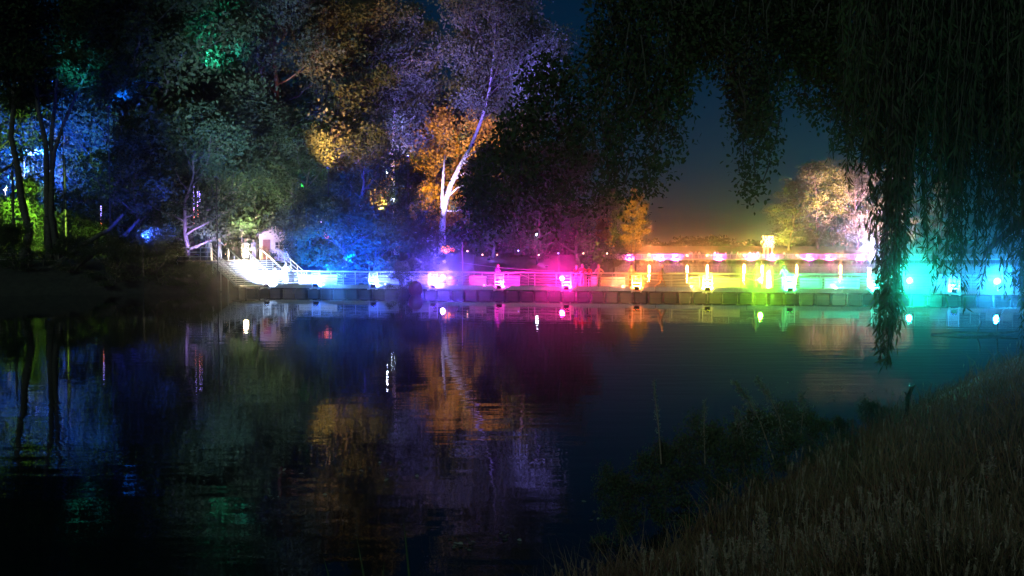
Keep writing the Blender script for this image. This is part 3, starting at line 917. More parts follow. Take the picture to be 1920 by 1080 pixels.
# ================================================================== park floodlights under the trees
def park(px, py, Y, col, power, label, cone=50, dx=0.0, dy=10.0):
    """floodlight on a mast, a few metres in front of and below the foliage it lights"""
    t = at(px, py, Y)
    reach = dy * 1.3
    x, y = t.x + dx, t.y - reach * 0.85
    g = max(gz(x, y), 0.0)
    z = max(g + 0.5, t.z - reach * 0.5)
    f = floodlight((x, y, z), t, col, power * K_PARK, label, cone=min(140, cone * 1.7), blend=0.9, group='floodlights among the trees', lens=3.0, scale=0.8)
    h = z - 0.315 * 0.8 - g
    MB().tube([(0, 0.05, -h), (0, 0.05, 0)], 0.04, 6).build('mast', M_DARK, f)
BLUE = (0.003, 0.07, 1.0); TEAL = (0.03, 0.75, 0.65); VIOLET = (0.30, 0.22, 1.0); AMBER = (1.0, 0.50, 0.08)
PARK = [
    (20, 220, 106, BLUE, 10000, 'blue floodlight hidden behind the straight trunk at the left edge', 60, 0, 12),
    (125, 230, 107, BLUE, 19000, 'blue floodlight behind the forked tree', 60, 0, 12),
    (195, 210, 103, BLUE, 10000, 'blue floodlight behind the tall black tree', 50, 0, 11),
    (95, 345, 92, (0.45, 1.0, 0.10), 2600, 'yellow-green floodlight at the low bush between the trunks', 70, 1, 7),
    (290, 125, 87, BLUE, 4500, 'blue floodlight aimed at the huge black crown', 16, -1, 7),
    (255, 20, 92, (0.02, 0.4, 0.6), 700, 'teal floodlight under the tall shadowed tree', 40, 0, 14),
    (440, 40, 96, (0.03, 0.5, 0.6), 2600, 'turquoise floodlight under the green-tinged tall tree', 40, 0, 9),
    (540, 90, 94, (0.35, 0.55, 1.0), 5000, 'cool white floodlight under the feathery tall tree', 44, 0, 21),
    (640, 462, 86, (0.0, 0.05, 1.0), 10000, 'added deep blue floodlight behind the bridge at the rounded blue shrub', 60, 0, 6),  # this and the next two added, tinting shrubs for the bridge lamps
    (700, 470, 88, (0.0, 0.04, 1.0), 8000, 'added deep blue floodlight behind the bridge at the second blue shrub', 60, 0, 6),
    (588, 455, 87, (0.0, 0.14, 1.0), 6000, 'added cyan-blue floodlight beside the right stair rail', 34, 2.5, 6),
    (680, 395, 98, (0.0, 0.04, 1.0), 12000, 'navy floodlight at the dark tree behind the blue shrub', 60, 0, 8),
    (340, 330, 82, (0.02, 0.05, 1.0), 3500, 'indigo floodlight under the navy shore tree', 60, 0, 8),
    (420, 380, 88, (0.30, 0.22, 0.9), 1800, 'mauve floodlight behind the stair landing', 60, 0, 7),
    (920, 400, 112, (0.25, 0.12, 1.0), 2600, 'purple floodlight at the black bushy tree', 60, 0, 8),
    (1020, 420, 120, (0.55, 0.08, 0.9), 1500, 'plum floodlight at the dusky violet tree', 60, 0, 8),
    (1090, 420, 130, (0.9, 0.15, 0.45), 1300, 'wine-red floodlight at the dusky tree behind the trio', 60, 0, 8),
    (500, 330, 94, (0.6, 0.75, 0.5), 900, 'dim green-white floodlight behind the kiosk', 70, 0, 8),
    (600, 260, 104, (0.05, 1.0, 0.15), 900, 'green floodlight under the dark green broad tree', 30, 0, 9),
    (690, 100, 110, (1.0, 0.40, 0.15), 7500, 'copper floodlight under the brown-lit tall tree', 36, 0, 22),
    (640, 330, 104, (0.04, 0.10, 1.0), 5000, 'navy floodlight under the dark green broad tree', 60, 0, 9),
    (848, 352, 118, (0.62, 0.50, 1.0), 9000, 'white-violet floodlight at the foot of the leaning trunk', 20, -2.5, 9),
    (818, 290, 128, AMBER, 5200, 'amber floodlight at the glowing amber tree', 60, -1, 10),
    (735, 310, 121, AMBER, 5500, 'amber floodlight at the sparse amber tree', 45, 0, 9),
    (740, 250, 116, (0.35, 0.25, 1.0), 4000, 'violet floodlight at the upright pale trunk', 30, 1.5, 8),
    (905, 240, 128, (1.0, 0.45, 0.25), 4000, 'salmon floodlight under the salmon-orange tree', 45, 1, 10),
    (800, 120, 120, (0.18, 0.13, 1.0), 15000, 'violet floodlight under the deep violet tall tree', 32, 0, 20),
    (900, 100, 120, (0.22, 0.14, 1.0), 9000, 'purple floodlight under the purple-grey broad tree', 32, 0, 20),
    (1005, 100, 126, (0.16, 0.12, 1.0), 24000, 'indigo floodlight under the lilac-edged tree', 32, 2, 18),
    (1192, 385, 166, AMBER, 4500, 'gold floodlight under the small golden tree', 50, -2, 10),
    (1130, 432, 152, AMBER, 2500, 'gold floodlight at the low golden bush', 50, 0, 7),
    (1455, 420, 240, (1.0, 0.75, 0.08), 9000, 'yellow floodlight beside the lantern sculpture', 60, 0, 9),
    (1540, 350, 246, (1.0, 0.50, 0.25), 20000, 'peach floodlight under the orange-topped round tree', 60, 0, 11),
    (1530, 385, 246, (0.3, 0.22, 1.0), 8000, 'violet floodlight under the orange-topped round tree', 26, 3, 12),
    (1612, 380, 241, (1.0, 0.42, 0.80), 34000, 'pink floodlight under the pink-lit far tree', 80, 2, 10),
    (1668, 400, 244, (1.0, 0.6, 0.5), 16000, 'coral floodlight under the peach-lit far tree', 70, 0, 10),
]
for px, py, Y, col, pw, lab, cone, dx, dy in PARK:
    park(px, py, Y, col, pw, lab, cone, dx, dy)

# ================================================================== far bridge lamps
FAR = [(1217, (1.0, 0.24, 0.06), 30000, 1.6, 'largest orange floodlight on the distant bridge'),
       (1288, (1.0, 0.24, 0.06), 9000, 1.2, 'orange floodlight second from the left on the distant bridge'),
       (1326, (1.0, 0.24, 0.06), 11000, 1.2, 'orange floodlight third from the left on the distant bridge'),
       (1395, (1.0, 0.24, 0.06), 13000, 1.2, 'orange floodlight left of the lantern sculpture'),
       (1429, (1.0, 0.24, 0.06), 8000, 1.0, 'orange floodlight right below the lantern sculpture'),
       (1494, (1.0, 0.24, 0.06), 12000, 1.2, 'orange floodlight before the yellow-lit far tree'),
       (1576, (1.0, 0.24, 0.06), 14000, 1.2, 'orange floodlight before the pink far tree')]
for px, col, pw, sc, lab in FAR:
    p = on_bridge(px, 0.6, DECK_Z + 0.9, FF)
    floodlight(p, (10, 0, 3), col, pw, lab, blend=0.9, group='floodlights facing the viewer on the distant bridge', lens=10, scale=sc * 1.2, soft=0.2,
               round_=True,
               beams=[(Vector((0, 0, 3.4)) - p, 70, pw * K_FAR_UP), ((0, -1, -0.5), 60, pw * 2.0)])
FARP = [(1182, 'leftmost pink floodlight at the distant bridge end'), (1240, 'pink floodlight right of the largest orange one'), (1268, 'pink floodlight left of the distant crowd'),
        (1350, 'pink floodlight among the distant walkers'), (1410, 'pink floodlight left below the lantern sculpture'), (1450, 'pink floodlight right below the lantern sculpture'),
        (1520, 'pink floodlight between two orange ones on the distant bridge'), (1558, 'pink floodlight under the violet far foliage'), (1616, 'pink floodlight at the willow edge on the distant bridge')]
for px, lab in FARP:
    p = on_bridge(px, -0.75, DECK_Z + 0.32, FF)
    floodlight(p, p + FF.n + Vector((0, 0, 0.35)), (1.0, 0.08, 0.42) if px % 4 else (1.0, 0.10, 0.8), 6500, lab, cone=150, group='pink floodlights of the distant bridge', lens=30, scale=1.0)
q = on_bridge(1630, 0.3, 3.35, FF)
fl = floodlight(q, (20, 0, 3), (0.55, 0.45, 1.0), 16000, 'white-violet floodlight on a mast at the willow edge of the distant bridge', cone=150, lens=60, scale=1.5, soft=0.25)
MB().tube([(0, 0, DECK_Z - (q.z - 0.315 * 1.5)), (0, 0, 0.0)], 0.05, 8).build('mast', M_GALV, fl)

# ================================================================== things on the banks
# kiosk
KY = 87.0
K0 = Vector((colx(517, KY), KY, 0)); K0.z = gz(K0.x, K0.y)
kiosk = empty('kiosk', K0, 0.12, 'cream wooden kiosk with gable roof above the stairs', 'kiosk')
M_CREAM = mat('cream_boards', (0.58, 0.44, 0.24), 0.7, 0.12, 4)
b = MB()
for k in range(13):   # horizontal wall boards, front
    b.box((0, -1.1, 0.12 + k * 0.18), (2.5, 0.035, 0.172))
b.box((0, 0.02, 1.17), (2.46, 2.18, 2.34))
b.add([(-1.25, -1.118, 2.36), (1.25, -1.118, 2.36), (0, -1.118, 3.25), (-1.25, 1.1, 2.36), (1.25, 1.1, 2.36), (0, 1.1, 3.25)], [(0, 1, 2), (5, 4, 3), (0, 3, 4, 1), (1, 4, 5, 2), (2, 5, 3, 0)])
b.build('wall', M_CREAM, kiosk)
b = MB()
for sx in (-1, 1):
    b.add([(0, -1.35, 3.29), (sx * 1.5, -1.35, 2.24), (sx * 1.5, 1.3, 2.24), (0, 1.3, 3.29), (0, -1.35, 3.37), (sx * 1.5, -1.35, 2.32), (sx * 1.5, 1.3, 2.32), (0, 1.3, 3.37)],
          [(0, 1, 2, 3), (7, 6, 5, 4), (0, 4, 5, 1), (1, 5, 6, 2), (2, 6, 7, 3)])
b.build('roof', mat('roof_felt', (0.10, 0.09, 0.09), 0.9), kiosk)
b = MB(); b.box((-0.62, -1.14, 1.0), (0.62, 0.05, 1.96)); dr = b.build('door', mat('oxblood_paint', (0.20, 0.05, 0.03), 0.5), kiosk)
b = MB(); b.ball((-0.38, -1.19, 1.0), 0.03, 8, 6); b.build('handle', M_GALV, dr)
b = MB(); b.box((0.42, -1.13, 1.45), (0.62, 0.03, 0.62)); wd = b.build('window', mat('dark_glass', (0.02, 0.02, 0.02), 0.1, 0.1), kiosk)
b = MB()
for x in (0.09, 0.42, 0.75): b.box((x, -1.155, 1.45), (0.05, 0.04, 0.70))
for z in (1.12, 1.45, 1.78): b.box((0.42, -1.158, z), (0.70, 0.034, 0.05))
b.build('frame', M_CREAM, wd)

# street lamps
def street_lamp(px, py, Y, r, label, strength=5, power=200):
    t = at(px, py, Y)
    g = gz(t.x, t.y)
    root = empty('street_lamp', (t.x, t.y, g), 0, label, 'street lamp', 'street lamps in the park')
    h = t.z - g
    MB().tube([(0, 0, 0), (0, 0, 0.9), (0, 0, h - r)], (0.09, 0.06, 0.045), 8).tube([(0, 0, h - r - 0.02), (0, 0, h - r + 0.06)], (0.10, 0.07), 8).build('pole', M_DARK, root, True)
    MB().ball((0, 0, h), r, 14, 10).build('globe', glow('lamp_globe', (0.75, 0.92, 1.0), strength), root, True)
    MB().tube([(0, 0, h + r - 0.03), (0, 0, h + r + 0.05)], (r * 0.5, 0.03), 8).build('cap', M_DARK, root)
    L = bpy.data.lights.new('street_lamp_light', 'POINT'); L.energy = power; L.color = (0.75, 0.92, 1.0); L.shadow_soft_size = r
    lo = bpy.data.objects.new('street_lamp_light', L); C.objects.link(lo); lo.location = (t.x, t.y - r - 0.1, t.z)
street_lamp(736, 375, 105, 0.24, 'white globe street lamp shining left of the leaning trunk')
street_lamp(725, 324, 112, 0.13, 'small globe lamp above the white street lamp', power=150)
street_lamp(642, 387, 108, 0.12, 'tiny globe lamp above the vivid blue shrub', power=100)
street_lamp(1007, 440, 112, 0.16, 'pale globe lamp half hidden above the magenta glare', power=40)

# hanging paper lanterns
def lantern(px, py, Y, r, col, strength, label):
    t = at(px, py, Y)
    root = empty('paper_lantern', t, 0, label, 'lantern', 'red paper lanterns in the trees')
    b = MB()
    N = 7
    for k in range(N):     # ribbed body
        z0 = -1 + 2 * k / N; z1 = -1 + 2 * (k + 1) / N
        def rr(z): return max(0.25, math.sqrt(max(0, 1 - z * z)))
        b.tube([(0, 0, r * 0.9 * z0), (0, 0, r * 0.9 * (z0 + z1) / 2), (0, 0, r * 0.9 * z1)], (r * rr(z0), r * rr((z0 + z1) / 2) * 1.05, r * rr(z1)), 14, cap=False)
    b.build('shade', glow('lantern_%s' % label.split()[0], col, strength), root, True)
    MB().tube([(0, 0, r * 0.88), (0, 0, r * 0.98)], r * 0.28, 12).tube([(0, 0, -r * 0.98), (0, 0, -r * 0.88)], r * 0.28, 12).build('cap', M_DARK, root)
    MB().tube([(0, 0, r * 0.98), (0, 0, r + 1.6)], 0.012, 5).build('cord', M_DARK, root)
lantern(602, 417, 92, 0.42, (1.0, 0.50, 0.30), 1.6, 'peach paper lantern hanging highest above the blue shrub')
lantern(613, 441, 91, 0.36, (1.0, 0.16, 0.10), 2.6, 'red paper lantern hanging above the blue shrub')
lantern(600, 436, 92, 0.26, (1.0, 0.05, 0.12), 1.8, 'crimson small paper lantern beside the red one')
lantern(569, 420, 92, 0.22, (1.0, 0.38, 0.30), 1.0, 'dim slim paper lantern left of the peach one')
lantern(748, 461, 100, 0.28, (1.0, 0.14, 0.07), 2.0, 'orange-red paper lantern alone in the dark trees')
lantern(836, 467, 99, 0.46, (1.0, 0.22, 0.09), 3.5, 'glowing orange lantern standing in for a stall panel below the leaning trunk')  # lantern shape in place of a lit stall panel
lantern(849, 468, 99, 0.22, (1.0, 0.10, 0.07), 1.6, 'scarlet paper lantern right beside the orange one')

# festoon string
w0, w1 = at(862, 468, 96), at(1160, 470, 112)
fes = empty('festoon_string', w0, 0, 'string of tiny coloured bulbs hung between trees behind the bridge', 'string lights')
pts = [w0.lerp(w1, k / 24) - w0 + Vector((0, 0, -0.5 * math.sin(k / 24 * 3 * math.pi) ** 2)) for k in range(25)]
MB().tube(pts, 0.012, 5).build('wire', M_DARK, fes)
for k, c_ in ((1, (1.0, 0.5, 0.3)), (3, (1.0, 0.45, 0.3)), (5, (1.0, 0.25, 0.15)), (8, (0.25, 0.35, 1.0)), (11, (1.0, 0.75, 0.4)), (14, (0.25, 0.35, 1.0)), (18, (1, 0.6, 0.3)), (22, (1.0, 0.7, 0.5))):
    MB().ball(pts[k] - Vector((0, 0, 0.07)), 0.07, 8, 6).build('bulb', glow('bulb_%d' % k, c_, 9.5), fes, True)

# falling-light tubes in the left trees
def light_tube(px, y0, y1, Y, label):
    a_, c_ = at(px, y1, Y), at(px, y0, Y)
    root = empty('light_tube', a_, 0, label, 'light tube', 'falling-light tubes in the left trees')
    h = c_.z - a_.z
    r_ = random.Random(px)
    MB().tube([(0, 0, 0), (0, 0, h)], 0.02, 6).build('tube', M_GALV, root)
    n = int(h / 0.16)
    for k in range(n):
        f = k / n
        if r_.random() < 0.15: continue
        col = ('tube_red', (1.0, 0.22, 0.08)) if f < 0.3 else (('tube_pink', (0.9, 0.3, 0.6)) if f < 0.4 else ('tube_violet', (0.40, 0.30, 1.0)))
        MB().tube([(0, 0, 0.02 + f * h), (0, 0, 0.02 + f * h + 0.10)], 0.045, 6).build('light', glow(col[0], col[1], 4.0), root)
    MB().tube([(0, 0, h), (0, 0, h + 2.0)], 0.008, 4).build('cord', M_DARK, root)
light_tube(364, 348, 420, 84, 'longest falling-light tube glowing violet and orange left of the stairs')
light_tube(371, 358, 407, 84, 'short falling-light tube right beside the longest one')
light_tube(375, 358, 408, 84.4, 'rightmost red-violet falling-light tube left of the stairs')
light_tube(190, 385, 424, 81, 'lone falling-light tube under the black trees')

# light sculpture beyond the far bridge
S0 = at(1440, 472, 210.0); S0.z = 1.0
sc_ = empty('lantern_sculpture', S0, 0, 'golden lantern sculpture with three pillars beyond the distant bridge', 'sculpture')
for k, x in enumerate((-0.85, 0.0, 0.85)):
    MB().tube([(x, 0, 0), (x, 0, 2.6)], (0.22, 0.18), 10).build('pillar', glow('pillar_glow', (1.0, 0.50, 0.10), 1.6), sc_, True)
rr_ = random.Random(5)
for j in range(5):
    for k in range(4 if j % 2 else 5):
        x = (k - (1.5 if j % 2 else 2)) * 0.62 * (1.0 if 0 < j < 4 else 0.8)
        MB().ball((x + rr_.uniform(-0.08, 0.08), rr_.uniform(-0.3, 0.3), 2.2 + j * 0.52), 0.23, 10, 8).build('lantern', glow('lantern_ball', (1.0, 0.60, 0.22), 2.4), sc_, True)
MB().box((0, 0, -1.2), (2.6, 0.8, 2.4)).build('plinth', M_DARK, sc_)
L = bpy.data.lights.new('sculpture_light', 'POINT'); L.energy = 2500; L.color = (1.0, 0.62, 0.18); L.shadow_soft_size = 0.5
lo = bpy.data.objects.new('sculpture_light', L); C.objects.link(lo); lo.location = S0 + Vector((0, -0.9, 3.4))

# thin mast behind the bridge and its wire
m0 = on_bridge(867, 2.75, -0.6)
o = empty('flag_mast', m0, 0, 'thin upright mast standing behind the bridge right of the pink ball', 'mast')
MB().tube([(0, 0, 0), (0, 0, 4.4)], (0.035, 0.018), 8).build('pole', M_GALV, o)
MB().ball((0, 0, 4.42), 0.04, 8, 6).build('finial', M_GALV, o)
a_, c_ = on_bridge(862, 2.75, 2.35), on_bridge(1040, 2.6, 1.75)
tag(MB().tube([a_.lerp(c_, k / 12) - Vector((0, 0, 0.12 * math.sin(math.pi * k / 12))) for k in range(13)], 0.010, 5).build('stay_wire', M_GALV), 'thin wire slanting down from the mast toward the magenta lamp', 'wire')

# balls
c_ = on_bridge(848, 1.35, DECK_Z + 0.43)
o = empty('pink_ball', c_ - Vector((0, 0, 0.43)), 0, 'round pink-lit ball standing on the bridge right of the violet lamp', 'ball')
MB().ball((0, 0, 0.43), 0.42, 20, 14).build('shell', mat('ball_coral', (0.75, 0.35, 0.34), 0.5, 0.08), o, True)
bb = MB()
for k in range(4):
    a = k * math.pi / 4
    bb.tube([(0.425 * math.cos(a) * math.sin(t_), 0.425 * math.sin(a) * math.sin(t_), 0.43 + 0.425 * math.cos(t_)) for t_ in [2 * math.pi * j / 24 for j in range(25)]], 0.012, 5, cap=False)
bb.build('seam', mat('seam_dark', (0.25, 0.06, 0.07), 0.6), o)
c_ = on_bridge(779, -0.62, 0.42)
o = empty('dark_buoy', Vector((c_.x, c_.y, -0.25)), 0, 'large dark ball-shaped buoy floating against the bridge', 'buoy')
MB().ball((0, 0, 0.72), (0.52, 0.52, 0.62), 20, 14).build('shell', mat('buoy_red', (0.22, 0.03, 0.03), 0.4, 0.15), o, True)
MB().tube([(0, 0, 1.32), (0, 0, 1.42)], 0.07, 10).build('eyelet', M_GALV, o)
tree('shrub', 752, 70.9, 2.3, 'shrub', 'dark shrub rising from the water before the bridge by the buoy', 'shrub', wide=0.75)

# pale banner and posts on the far left
t = at(64, 286, 99)
b0 = empty('white_banner', (t.x, t.y, gz(t.x, t.y)), 0, 'bright white banner strip between the leftmost trunks', 'banner')
hz = t.z - b0.location.z
MB().box((0, 0, hz), (1.9, 0.05, 0.55)).build('cloth', M_WHITE, b0)
for x in (-1.0, 1.0): MB().tube([(x, 0, 0), (x, 0, hz + 0.35)], 0.04, 8).build('pole', M_GALV, b0)
for px, Y, h, lab in ((27, 84, 7.5, 'pale lit pole at the left edge beside the straight trunk'), (125, 90, 9.0, 'pale lit pole behind the forked tree')):
    x = colx(px, Y)
    o = empty('pale_pole', (x, Y, gz(x, Y)), 0, lab, 'pole')
    MB().tube([(0, 0, 0), (0, 0, h)], (0.12, 0.09), 10).build('shaft', M_BARK, o, True)
    MB().ball((0, 0, h + 0.05), 0.1, 10, 8).build('cap', M_GALV, o, True)
park(60, 300, 99, (0.8, 0.9, 1.0), 2200, 'white floodlight below the banner strip', 40, 0.5, 6)

# low fence on the far left bank
fx0, fx1 = colx(-60, 76.5), colx(110, 76.5)
fence = empty('bank_fence', (fx0, 76.5, gz(fx0, 76.5)), 0, 'low weathered fence on the shore at the left edge', 'fence')
W = fx1 - fx0
for k in range(7):
    x = W * k / 6
    MB().box((x, 0, 0.45 + gz(fx0 + x, 76.5) - fence.location.z), (0.08, 0.08, 1.1)).build('post', M_DECK, fence)
for z in (0.42, 0.86):
    MB().tube([(W * k / 6, -0.06, z + gz(fx0 + W * k / 6, 76.5) - fence.location.z) for k in range(7)], 0.035, 6).build('rail', M_DECK, fence)
# ================================================================== people
M_SKIN = mat('skin', (0.55, 0.36, 0.27), 0.5, 0.06, 20)
M_SHOE = mat('shoe', (0.05, 0.045, 0.04), 0.5)
M_HAIR = {'dark': mat('hair_dark', (0.04, 0.03, 0.025), 0.6), 'fair': mat('hair_fair', (0.45, 0.33, 0.17), 0.6), 'grey': mat('hair_grey', (0.45, 0.44, 0.42), 0.6)}
CLOTH = {'red': (0.55, 0.06, 0.05), 'white': (0.72, 0.70, 0.67), 'grey': (0.30, 0.30, 0.31), 'navy': (0.04, 0.05, 0.10), 'jeans': (0.10, 0.14, 0.22),
         'black': (0.025, 0.025, 0.027), 'tan': (0.45, 0.34, 0.22), 'lilac': (0.42, 0.34, 0.55), 'cream': (0.65, 0.58, 0.45)}
def cloth(c): return mat('cloth_' + c, CLOTH[c], 0.85, 0.15, 14)

def skeleton(legs='stand', armL='down', armR='down', lean=0.0, head=(0, 0), fingers=True):
    """facing -Y. returns joints {name:(pos,radius,region)}, edges"""
    J, E = {}, []
    def j(n, p, r, reg, par=None):
        J[n] = (Vector(p), r, reg)
        if par: E.append((par, n))
    drop = {'stand': 0.0, 'walk': 0.05, 'sit': 0.47}[legs]
    pz = 0.94 - drop
    def up(x, y, z):           # torso space leaning forward about the pelvis
        v = Vector((x, y, z)); v.rotate(Matrix.Rotation(lean, 3, 'X')); return v + Vector((0, 0, pz))
    j('pelvis', (0, 0, pz), 0.135, 'leg')
    j('waist', up(0, 0, 0.17), 0.12, 'top', 'pelvis')
    j('chest', up(0, 0.01, 0.36), 0.145, 'top', 'waist')
    j('upper', up(0, 0.015, 0.48), 0.105, 'top', 'chest')
    j('neck', up(0, 0.0, 0.56), 0.055, 'skin', 'upper')
    hx, hy = head
    j('jaw', up(hx * 0.4, -0.02 + hy * 0.4, 0.625), 0.068, 'skin', 'neck')
    j('face', up(hx * 0.8, -0.012 + hy * 0.8, 0.70), 0.092, 'skin', 'jaw')
    j('crown', up(hx, 0.0 + hy, 0.77), 0.075, 'skin', 'face')
    for s, nm, arm in ((-1, 'L', armL), (1, 'R', armR)):
        j('sh' + nm, up(s * 0.175, 0.01, 0.465), 0.066, 'top', 'upper')
        S = up(s * 0.175, 0.01, 0.465)
        if arm == 'down': el, wr = (s * 0.05, 0.03, -0.28), (s * 0.06, -0.05, -0.53)
        elif arm == 'bent': el, wr = (s * 0.10, 0.05, -0.26), (-s * 0.02, -0.19, -0.20)
        elif arm == 'rail': el, wr = (s * 0.06, -0.12, -0.25), (s * 0.02, -0.34, -0.33)
        elif arm == 'akimbo': el, wr = (s * 0.22, 0.06, -0.20), (s * 0.02, -0.04, -0.38)
        elif arm == 'out': el, wr = (s * 0.12, -0.16, -0.20), (s * 0.10, -0.40, -0.10)
        elif arm == 'fwd': el, wr = (s * 0.03, -0.12, -0.26), (0.0, -0.34, -0.30)
        else: el, wr = (s * 0.04, 0.16, -0.24), (s * 0.04, 0.22, -0.48)   # back swing
        el, wr = S + Vector(el), S + Vector(wr)
        j('el' + nm, el, 0.048, 'top', 'sh' + nm)
        j('wr' + nm, wr, 0.033, 'skin', 'el' + nm)
        d = (wr - el).normalized()
        side = d.cross(Vector((0, 0.3, 1))).normalized() if abs(d.z) < 0.9 else Vector((0, -1, 0))
        palm = wr + d * 0.085
        j('pa' + nm, palm, 0.034, 'skin', 'wr' + nm)
        if fingers:
            nrm = d.cross(side)
            for f, (o_, ln) in enumerate(((-0.030, 0.062), (-0.010, 0.076), (0.011, 0.072), (0.031, 0.056))):
                b0 = palm + side * o_ + d * 0.028
                j('f%d%s' % (f, nm), b0, 0.0095, 'skin', 'pa' + nm)
                k0 = b0 + d * ln * 0.55 + nrm * 0.008 * s
                j('g%d%s' % (f, nm), k0, 0.009, 'skin', 'f%d%s' % (f, nm))
                j('h%d%s' % (f, nm), k0 + d * ln * 0.4 + nrm * 0.022 * s, 0.008, 'skin', 'g%d%s' % (f, nm))
            b0 = wr + d * 0.04 - side * 0.032
            j('t0' + nm, b0, 0.011, 'skin', 'wr' + nm)
            j('t1' + nm, b0 + d * 0.04 - side * 0.028, 0.0095, 'skin', 't0' + nm)
        fwd = Vector((0, -1, 0))
        hip = Vector((s * 0.09, 0, pz - 0.05))
        j('hip' + nm, hip, 0.098, 'leg', 'pelvis')
        if legs == 'stand': kn, an = hip + Vector((s * 0.01, -0.02, -0.41)), Vector((s * 0.105, 0.02, 0.075))
        elif legs == 'walk':
            if s < 0: kn, an = hip + Vector((0, -0.22, -0.35)), Vector((-0.09, -0.36, 0.085))
            else: kn, an = hip + Vector((0, 0.08, -0.41)), Vector((0.09, 0.46, 0.18))
        else: kn, an = hip + Vector((s * 0.03, -0.42, 0.02)), hip + Vector((s * 0.03, -0.40, -0.40))
        j('kn' + nm, kn, 0.066, 'leg', 'hip' + nm)
        j('an' + nm, an, 0.045, 'leg', 'kn' + nm)
        toe = an + (Vector((0, -0.17, -0.035)) if not (legs == 'walk' and s > 0) else Vector((0, -0.13, -0.13)))
        j('to' + nm, toe, 0.038, 'shoe', 'an' + nm)
    return J, E

def body_mesh(J, E, top, leg):
    names = list(J)
    me = bpy.data.meshes.new('skel')
    me.from_pydata([J[n][0] for n in names], [(names.index(a), names.index(b_)) for a, b_ in E], [])
    o = bpy.data.objects.new('skel', me); C.objects.link(o)
    o.modifiers.new('Skin', 'SKIN').branch_smoothing = 0.4
    sv = me.skin_vertices[0].data
    for i, n in enumerate(names):
        r_ = J[n][1]
        sv[i].radius = (r_, r_ * (0.78 if n in ('waist', 'chest', 'upper', 'pelvis') else 1.0)) if n in ('waist', 'chest', 'upper', 'pelvis') else (r_, r_)
        sv[i].use_root = (n == 'pelvis')
    ss = o.modifiers.new('Sub', 'SUBSURF'); ss.levels = 1; ss.render_levels = 1
    dg = bpy.context.evaluated_depsgraph_get()
    ev = o.evaluated_get(dg)
    out = bpy.data.meshes.new_from_object(ev)
    C.objects.unlink(o); bpy.data.objects.remove(o)
    out.materials.clear()
    for m_ in (M_SKIN, cloth(top), cloth(leg), M_SHOE): out.materials.append(m_)
    P = np.array([J[n][0] for n in names]); reg = [{'skin': 0, 'top': 1, 'leg': 2, 'shoe': 3}[J[n][2]] for n in names]
    rad = np.array([J[n][1] for n in names])
    for pl in out.polygons:
        c_ = np.array(pl.center)
        pl.material_index = reg[int(np.argmin(np.linalg.norm(P - c_, axis=1) - rad * 0.8))]
        pl.use_smooth = True
    return out

_person_cache = {}
def person(loc, rz, label, top, leg, hair='dark', scale=1.0, long_hair=False, group=None, **pose):
    key = (top, leg, tuple(sorted(pose.items())))
    if key not in _person_cache:
        J, E = skeleton(**pose)
        bm_ = body_mesh(J, E, top, leg)
        _person_cache[key] = (J, bm_)
    J, bm_ = _person_cache[key]
    root = empty('person', loc, rz, label, 'person', group)
    root.scale = (scale,) * 3
    obj('body', bm_, root)
    f, c_ = J['face'][0], J['crown'][0]
    n_ = MB()
    n_.ball(c_ + Vector((0, 0.018, -0.005)), (0.088, 0.098, 0.088), 12, 8)
    n_.ball(f + Vector((0, 0.055, 0.0)), (0.084, 0.060, 0.085), 10, 8)
    if long_hair: n_.ball(f + Vector((0, 0.075, -0.13)), (0.085, 0.05, 0.16), 10, 8)
    n_.build('hair', M_HAIR[hair], root, True)
    fc = MB()
    fc.add([f + Vector((-0.014, -0.085, -0.02)), f + Vector((0.014, -0.085, -0.02)), f + Vector((0, -0.085, 0.03)), f + Vector((0, -0.112, -0.018))], [(0, 1, 3), (1, 2, 3), (2, 0, 3), (0, 2, 1)])
    for s in (-1, 1): fc.ball(f + Vector((s * 0.09, 0.005, -0.005)), (0.014, 0.022, 0.034), 8, 6)
    fc.build('nose_and_ears', M_SKIN, root, True)
    ey = MB()
    for s in (-1, 1): ey.ball(f + Vector((s * 0.033, -0.082, 0.018)), 0.012, 8, 6)
    ey.box(f + Vector((0, -0.086, -0.05)), (0.045, 0.008, 0.010))
    ey.build('eyes_and_mouth', M_HAIR['dark'], root)
    return root

NB = 'people on the near bridge'
def on_deck(px, t): return on_bridge(px, t, DECK_Z + 0.004)
person(on_deck(931, 0.62), 0.9, 'person in dark top leaning on the pink rail, head bowed', 'navy', 'black', armL='bent', armR='rail', lean=0.16, head=(0, -0.03), group=NB)
person(on_deck(1080, 1.2), 0.5, 'shorter person at the left of the red-lit trio by the rail', 'red', 'jeans', 'fair', 0.93, armL='rail', armR='down', lean=0.08, group=NB)
person(on_deck(1092, 0.9), 0.1, 'tall bald-looking person in red in the middle of the trio', 'red', 'grey', 'grey', 1.0, armL='bent', armR='bent', lean=0.10, group=NB)
person(on_deck(1104, 1.2), -0.4, 'person in dark red at the right of the trio', 'red', 'black', 'dark', 0.95, armL='bent', armR='down', group=NB)
person(on_deck(1123, 1.0), 0.3, 'long-haired person in tan with bent elbow right of the trio', 'tan', 'tan', 'fair', 0.98, True, armL='bent', armR='akimbo', group=NB)
person(on_deck(1184, 1.6), 0.2, 'dim person standing still at the orange lamp', 'grey', 'black', 'dark', 0.98, armL='down', armR='down', group=NB)
person(on_deck(1240, 0.7), 1.35, 'striding walker in grey jacket on the orange-lit stretch', 'grey', 'tan', 'grey', 1.03, legs='walk', armL='swing', armR='fwd', lean=0.14, group=NB)
person(on_deck(1418, 1.5), 0.0, 'dim orange person almost lost behind the lime glare', 'tan', 'tan', 'dark', 0.98, armL='down', armR='bent', group=NB)
